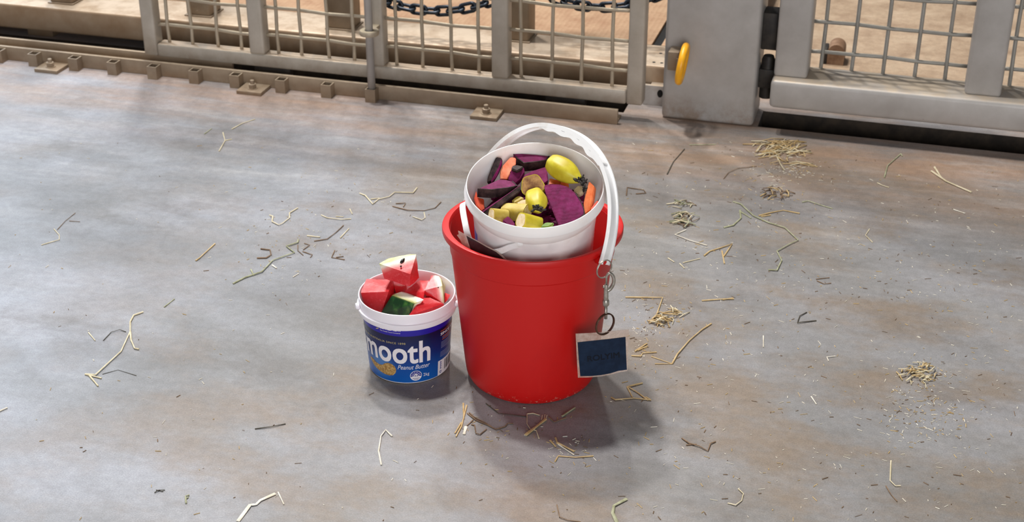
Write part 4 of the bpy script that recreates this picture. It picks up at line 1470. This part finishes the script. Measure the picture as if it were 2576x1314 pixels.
L = [
 ('long branching pale straw stalk alone on the left of the floor', 'straw', 'b', [[(825, 103), (770, 122), (750, 160), (750, 215), (697, 330), (550, 465), (490, 462)], [(750, 215), (755, 265), (775, 312), (800, 318)], [(490, 462), (585, 485)], [(515, 470), (565, 530)]], 0.0019),
 ('broad white folded straw leaf at the bottom edge of the photo', 'straw_white', 'b', [[(1370, 1310), (1440, 1215), (1475, 1212), (1500, 1188), (1585, 1150)]], 0.0032, 0.35),
 ('short white straw right of the folded leaf at the bottom edge', 'straw_white', 'b', [[(1602, 1142), (1635, 1212)]], 0.0013),
 ('thin dark straight twig on the floor below left of the tub', 'straw_dark', 'b', [[(1468, 777), (1560, 765), (1645, 748)]], 0.0011),
 ('white straw fragment at the left edge of the photo', 'straw_white', 'b', [[(-10, 678), (42, 655)]], 0.0018),
 ('short greenish straw above the branching stalk on the left', 'straw_green', 'b', [[(945, 75), (1005, 28)]], 0.0013),
 ('dark curved stem beside the long branching stalk', 'straw_dark', 'b', [[(595, 268), (640, 220), (690, 205), (725, 218)]], 0.0009),
 ('hair-thin dark curved stem under the branching stalk', 'straw_dark', 'b', [[(590, 462), (680, 437), (785, 470)]], 0.0006),
 ('short pale straw left of the branching stalk', 'straw', 'b', [[(510, 222), (548, 268)]], 0.0013),
 ('small pale green sprig near the bottom left of the floor', 'straw_green', 'b', [[(1072, 1205), (1068, 1165), (1090, 1158)], [(1070, 1180), (1085, 1170)]], 0.0016),
 ('small dark bent stem near the bottom left of the floor', 'straw_dark', 'b', [[(890, 1145), (915, 1130), (950, 1130)], [(900, 1130), (940, 1138)]], 0.0009),
 ('forked pale straw below the left mesh panel', 'straw', 'a', [[(1645, 240), (1690, 160), (1675, 100)], [(1690, 160), (1740, 150)]], 0.0016),
 ('curved pale straw nearest the gate track on the left', 'straw', 'a', [[(1740, 75), (1820, 30), (1915, 0)]], 0.0013),
 ('short straw beside the forked pale straw', 'straw_green', 'a', [[(1535, 110), (1590, 70)]], 0.0012),
 ('faint zigzag straw at the far left of the floor', 'straw', 'a', [[(310, 945), (445, 905), (445, 870), (405, 825)]], 0.0011),
 ('faint brown stem above the zigzag straw at far left', 'straw_brown', 'a', [[(430, 830), (490, 765), (565, 705)], [(520, 765), (600, 770)]], 0.0008),
 ('stout short straw lying diagonally left of centre', 'straw_tan', 'a', [[(1470, 1062), (1495, 1045), (1615, 935)]], 0.0018),
 ('U-shaped pale bent straw left of centre', 'straw', 'f', [[(430, 517), (460, 525), (455, 575), (515, 605), (550, 590), (615, 540), (615, 495), (690, 450)]], 0.0016),
 ('wavy pale straw behind the tub toward the gate', 'straw', 'f', [[(1258, 315), (1310, 335), (1380, 415), (1430, 370), (1530, 345), (1580, 305), (1750, 310), (1785, 265)], [(1360, 370), (1440, 360)]], 0.0017),
 ('long kinked greenish straw left of the tub', 'straw_green', 'f', [[(95, 1145), (200, 1090), (360, 1035), (460, 930), (660, 858), (585, 800), (690, 765), (695, 740)], [(260, 1015), (285, 1070)]], 0.0019),
 ('hook-shaped brown stem left of the kinked straw', 'straw_brown', 'f', [[(315, 910), (400, 908), (445, 880), (435, 835), (350, 825)]], 0.0019),
 ('pale straw lying level between the U-shaped and wavy straws', 'straw', 'f', [[(905, 515), (960, 540), (1090, 555), (1180, 550)], [(1040, 528), (1110, 532)], [(1168, 460), (1190, 505)]], 0.0014),
 ('short pale straw above the kinked greenish straw', 'straw', 'f', [[(775, 705), (895, 718)]], 0.0018),
 ('short slanting straw behind the top watermelon wedge', 'straw', 'f', [[(1080, 725), (1160, 640)]], 0.0016),
 ('soft brown stem running up beside the short slanting straw', 'straw_brown', 'f', [[(840, 755), (960, 735), (1040, 675), (1110, 610)]], 0.0013),
 ('long brown curved stem just left of the red bucket rim', 'straw_brown', 'f', [[(1560, 435), (1700, 470), (1850, 475), (1950, 450), (2005, 395)], [(1590, 410), (1680, 405), (1660, 440)]], 0.0013),
 ('small pale curl below the long brown curved stem', 'straw', 'f', [[(1745, 530), (1830, 560), (1860, 540), (1850, 490)]], 0.0012),
 ('small brown forked root behind the tub', 'straw_brown', 'f', [[(1030, 840), (1000, 905), (1120, 925)], [(1040, 905), (1110, 895)]], 0.0013),
 ('tangled brown root at the end of the kinked straw', 'straw_brown', 'f', [[(740, 835), (800, 790), (750, 775)], [(690, 790), (690, 840), (740, 885)], [(735, 850), (825, 880), (805, 905)]], 0.0011),
 ('white chip of straw beside the kinked greenish straw', 'straw_white', 'f', [[(455, 975), (495, 1003)]], 0.0020),
 ('white straw chip above the watermelon tub at the left', 'straw_white', 'f', [[(645, 1085), (698, 1053)]], 0.0013),
 ('hook-shaped white straw in front of the tub', 'straw_white', 'c', [[(297, 628), (277, 525), (295, 410), (330, 365), (378, 412)]], 0.0016),
 ('upright tan straw pair between the tub and the red bucket front', 'straw_tan', 'c', [[(940, 180), (900, 345)], [(915, 165), (918, 280)], [(900, 310), (852, 390)], [(900, 340), (860, 415)]], 0.0017),
 ('white papery leaf in the tangle before the red bucket', 'straw_white', 'c', [[(935, 340), (920, 398)]], 0.0030, 0.4),
 ('brown root tangle in front of the red bucket', 'straw_brown', 'c', [[(945, 240), (1010, 290), (1100, 330), (1160, 360), (1230, 340)], [(975, 325), (1000, 330), (1010, 390), (1040, 400), (1090, 360)], [(990, 290), (930, 345)], [(960, 235), (1000, 270), (1080, 310), (1130, 345)], [(1230, 340), (1250, 315), (1290, 318)]], 0.0013),
 ('thick tan cut stalk with roots before the red bucket', 'straw_tan', 'c', [[(1385, 403), (1460, 345), (1535, 285)]], 0.0034, 0.6),
 ('thin pale curved stem looping over the thick cut stalk', 'straw', 'c', [[(1490, 255), (1440, 240), (1395, 245), (1395, 320), (1420, 360), (1465, 370), (1485, 430)], [(1505, 290), (1510, 255)], [(1525, 285), (1530, 250)], [(1535, 288), (1545, 255)]], 0.0011),
 ('short greenish straw in the shadow right of the bucket base', 'straw_green', 'c', [[(1660, 262), (1755, 198)]], 0.0020),
 ('brown twig below the short greenish straw', 'straw_brown', 'c', [[(1560, 270), (1600, 305), (1688, 275)]], 0.0013),
 ('thin dark stem curving around the foot of the red bucket', 'straw_dark', 'c', [[(1085, 165), (1180, 240), (1390, 265)]], 0.0009),
 ('white straw of the small bundle in the bucket shadow', 'straw_white', 'c', [[(1630, 475), (1750, 555)]], 0.0014),
 ('tan split straw of the small bundle in the bucket shadow', 'straw_tan', 'c', [[(1620, 462), (1680, 490), (1750, 528)], [(1570, 445), (1610, 490)], [(1610, 425), (1625, 470)]], 0.0020),
 ('straight tan straw lying level below the small bundle', 'straw_tan', 'c', [[(1605, 605), (1630, 562), (1760, 572), (1895, 562)]], 0.0014),
 ('brown forked stalk at the right edge of the bucket shadow', 'straw_tan', 'c', [[(2265, 12), (2155, 38), (2230, 85), (2305, 140)], [(2030, 120), (2060, 137), (2200, 125), (2330, 140), (2290, 118)], [(2150, 40), (2190, 120)]], 0.0017),
 ('curled green-yellow leaf at the bottom edge right of centre', 'straw_green', 'c', [[(2075, 1070), (2040, 990), (2050, 935), (2145, 885)]], 0.0032, 0.45),
 ('thin brown bent stem at the bottom edge', 'straw_brown', 'c', [[(1620, 930), (1640, 1020), (1700, 1045), (1800, 1058)]], 0.0010),
 ('L-shaped tan straw right of the hanging tag', 'straw_tan', 'e', [[(30, 18), (245, 20), (205, 135)]], 0.0017),
 ('level tan straw right of the L-shaped straw', 'straw_tan', 'e', [[(470, 38), (600, 28), (655, 28)], [(590, 33), (650, 22)]], 0.0016),
 ('long arched tan straw right of the tag', 'straw_tan', 'e', [[(300, 400), (330, 345), (400, 265), (470, 205), (525, 170)]], 0.0018),
 ('thin straw meeting the foot of the arched straw', 'straw_tan', 'e', [[(180, 360), (300, 402)], [(200, 402), (300, 403)]], 0.0011),
 ('thin upright white straw in the right half of the floor', 'straw_white', 'e', [[(825, 240), (825, 305)]], 0.0012),
 ('dark V-shaped stem in the right half of the floor', 'straw_dark', 'e', [[(1130, 153), (1020, 165), (1035, 125), (1075, 105)]], 0.0012),
 ('white straight straw right of the bucket shadow', 'straw_white', 'e', [[(1100, 590), (1130, 635)]], 0.0013),
 ('pale bent straw near the bottom right of the floor', 'straw', 'e', [[(1560, 960), (1555, 1075), (1585, 1105), (1615, 1105)]], 0.0013),
 ('small pale squiggle of straw near the bottom edge', 'straw', 'e', [[(620, 1205), (665, 1215), (700, 1190), (710, 1150), (680, 1122)]], 0.0011),
 ('dark jointed twig right of the bucket shadow', 'straw_brown', 'e', [[(355, 830), (400, 860), (455, 875), (505, 905), (520, 860), (550, 850)], [(380, 870), (440, 865)]], 0.0013),
 ('brown diagonal stem at the lower right', 'straw_brown', 'e', [[(1530, 1105), (1560, 1155), (1595, 1195)]], 0.0011),
 ('small tan straw pair under the right corner of the tag', 'straw_tan', 'e', [[(85, 330), (155, 285)], [(100, 325), (158, 300)]], 0.0019),
 ('tan folded straw touching the right edge of the tag', 'straw_tan', 'e', [[(65, 355), (120, 358), (130, 340), (210, 335)]], 0.0015),
 ('small white V straw at the right of the floor', 'straw_white', 'e', [[(1200, 385), (1190, 362), (1240, 358)]], 0.0011),
 ('dark green thin twig right of the handle top', 'straw_dark', 'd', [[(300, 300), (340, 220), (410, 140)]], 0.0015),
 ('greenish straight stem below the wide post', 'straw_green', 'd', [[(440, 112), (530, 112), (610, 110)]], 0.0012),
 ('curved greenish straw below the hinged gate', 'straw_green', 'd', [[(1685, 320), (1705, 245), (1790, 170)], [(1790, 170), (1800, 185)]], 0.0018),
 ('stout pale straw stalk at the right under the hinged gate', 'straw', 'd', [[(1985, 280), (2080, 345), (2240, 415)], [(2005, 255), (2050, 325)]], 0.0026),
 ('short pale straw left of the stout stalk', 'straw', 'd', [[(1640, 355), (1670, 370), (1715, 385)]], 0.0014),
 ('dull looped stem beside the white handle', 'straw_brown', 'd', [[(40, 435), (45, 385), (150, 400), (165, 420), (100, 425)]], 0.0015),
 ('short curved green grass blade right of the red bucket', 'straw_green', 'd', [[(660, 640), (720, 625), (770, 580), (765, 530)]], 0.0024, 0.5),
 ('very long pale green stem winding down the right of the floor', 'straw_green', 'd', [[(720, 475), (770, 490), (850, 565), (950, 610), (1050, 640), (1135, 720), (1080, 745), (1000, 790), (1030, 850), (1000, 912), (945, 910)], [(770, 540), (835, 580)]], 0.0017),
 ('orange-brown straw lying on the long green stem', 'straw_tan', 'd', [[(885, 565), (960, 545), (1040, 530), (1145, 550)], [(900, 570), (960, 560)]], 0.0019),
 ('pale straw with green end right of the long stem', 'straw_green', 'd', [[(1160, 478), (1200, 470), (1280, 497), (1355, 520)]], 0.0014),
 ('white zigzag straw right of the red bucket', 'straw_white', 'd', [[(420, 655), (350, 685), (440, 720), (555, 755)]], 0.0014),
 ('folded golden straw below the zigzag straw', 'straw_tan', 'd', [[(535, 820), (570, 792), (715, 745), (660, 825)], [(650, 790), (665, 870)]], 0.0019),
 ('greenish short straw left of the folded golden straw', 'straw', 'd', [[(400, 865), (510, 838)], [(305, 835), (345, 860)], [(380, 870), (410, 900)]], 0.0014),
 ('thin brown arched stem below the hay clump', 'straw_brown', 'd', [[(660, 330), (690, 290), (750, 262), (870, 250)]], 0.0010),
 ('short white straw at the far right of the floor', 'straw_white', 'd', [[(2125, 525), (2200, 550)]], 0.0014),
 ('small hooked pale straw in the middle of the right floor', 'straw', 'd', [[(1590, 650), (1565, 690), (1610, 735)]], 0.0011),
 ('dull brown loop of stem at the middle right', 'straw_brown', 'd', [[(1250, 970), (1335, 960)], [(1255, 980), (1300, 1000), (1345, 995)]], 0.0011),
]
for it in L:
    straw(*it)

def clump(label, zone, spots, n, seedv, smin, smax, mats):
    rnd = random.Random(seedv)
    c = W(zone, spots[0][0], 0)
    o = empty('hay_clump', c)
    tag(o, label, 'hay', 'hay clumps on the barn floor')
    bms = {m: bmesh.new() for m in mats}
    for i in range(n):
        s, rad = rnd.choice(spots)
        cc = W(zone, s, 0) - c
        a = rnd.uniform(0, 2 * PI)
        rr = rad * math.sqrt(rnd.random())
        p = cc + Vector((rr * math.cos(a), rr * math.sin(a) * 0.9, 0.0012 + 0.010 * rnd.random() * (1 - rr / rad)))
        d = rnd.gauss(0.45, 0.8)
        ln = rnd.uniform(smin, smax)
        dv = Vector((math.cos(d), math.sin(d), 0))
        k = Vector((-dv.y, dv.x, 0)) * rnd.uniform(-0.12, 0.12) * ln
        add_sweep(bms[rnd.choice(mats)], [p - dv * ln / 2, p + k + Vector((0, 0, 0.002)), p + dv * ln / 2], ngon(rnd.uniform(0.0007, 0.0015), 5), Vector((0, 0, 1)))
    for m, b in bms.items():
        x = obj('hay_strands', b, M[m], o, True)
        x['kind'] = 'stuff'
clump('golden hay clump on the floor below the hinged gate corner', 'd', [((1060, 140), 0.05), ((1080, 190), 0.06), ((1000, 130), 0.05)], 95, 3, 0.02, 0.075, ['straw_tan', 'straw', 'straw_tan'])
clump('small greenish hay clump right of the white handle', 'd', [((410, 570), 0.022), ((420, 610), 0.022), ((400, 500), 0.02)], 46, 4, 0.012, 0.038, ['straw_green', 'straw', 'straw_brown'])
clump('flattened straw litter right of the L-shaped straw', 'e', [((290, 120), 0.026), ((240, 160), 0.02)], 40, 5, 0.008, 0.03, ['straw', 'straw_tan'])
clump('thin brown hay litter in the right of the floor', 'e', [((1740, 450), 0.03), ((1700, 480), 0.03)], 44, 6, 0.006, 0.03, ['straw_tan', 'straw', 'straw'])
clump('thin brown hay litter below the golden hay clump', 'd', [((960, 410), 0.03), ((1020, 440), 0.03)], 26, 7, 0.008, 0.035, ['straw_brown', 'straw_tan'])

# chaff: far too many flecks to count
rnd = random.Random(21)
chaff = bmesh.new()
CM = ('straw_white', 'straw_tan', 'straw_brown')
def fleck(x, y, s):
    p = at(x, y, 0.0006)
    a = rnd.uniform(0, 2 * PI)
    ln = s * rnd.uniform(0.6, 1.7)
    d = Vector((math.cos(a), math.sin(a), 0)) * ln
    m = rnd.choices(('straw_white', 'straw_tan', 'straw_brown'), (0.42, 0.36, 0.22))[0]
    n0 = len(chaff.faces)
    add_sweep(chaff, [p - d, p + d], ngon(rnd.uniform(0.00035, 0.0008), 4), Vector((0, 0, 1)))
    chaff.faces.ensure_lookup_table()
    for f_ in chaff.faces[n0:]:
        f_.material_index = CM.index(m)
for i in range(760):
    x = 1560 + 1010 * rnd.random() ** 1.0
    y = 330 + 980 * rnd.random() ** 1.15
    if y > 0.105 * x + 165:
        fleck(x, y, rnd.choice((0.0014, 0.002, 0.003, 0.0042)))
for i in range(230):
    fleck(rnd.uniform(20, 1560), rnd.uniform(360, 1310), rnd.choice((0.0012, 0.002, 0.0035)))
for (cx, cy, sx, sy, n) in ((2330, 1045, 62, 42, 210), (2340, 935, 36, 22, 60), (1990, 425, 45, 18, 170), (1960, 480, 60, 30, 60), (1660, 800, 40, 26, 90), (1420, 1130, 60, 30, 60),
                            (1610, 880, 24, 30, 40), (2400, 700, 160, 90, 110), (860, 560, 150, 60, 70), (720, 660, 90, 50, 50), (1250, 1070, 60, 25, 40), (1900, 640, 160, 70, 120)):
    for i in range(n):
        fleck(rnd.gauss(cx, sx), rnd.gauss(cy, sy), rnd.choice((0.0014, 0.002, 0.0032)))
o = obj('straw_chaff', chaff, M['straw_white'])
o.data.materials.append(M['straw_tan'])
o.data.materials.append(M['straw_brown'])
tag(o, 'fine pale and brown chaff flecks strewn over the concrete floor', 'chaff', kind='stuff')

for o in scene.objects:
    for key in ('u', 'v'):
        if key in o:
            del o[key]
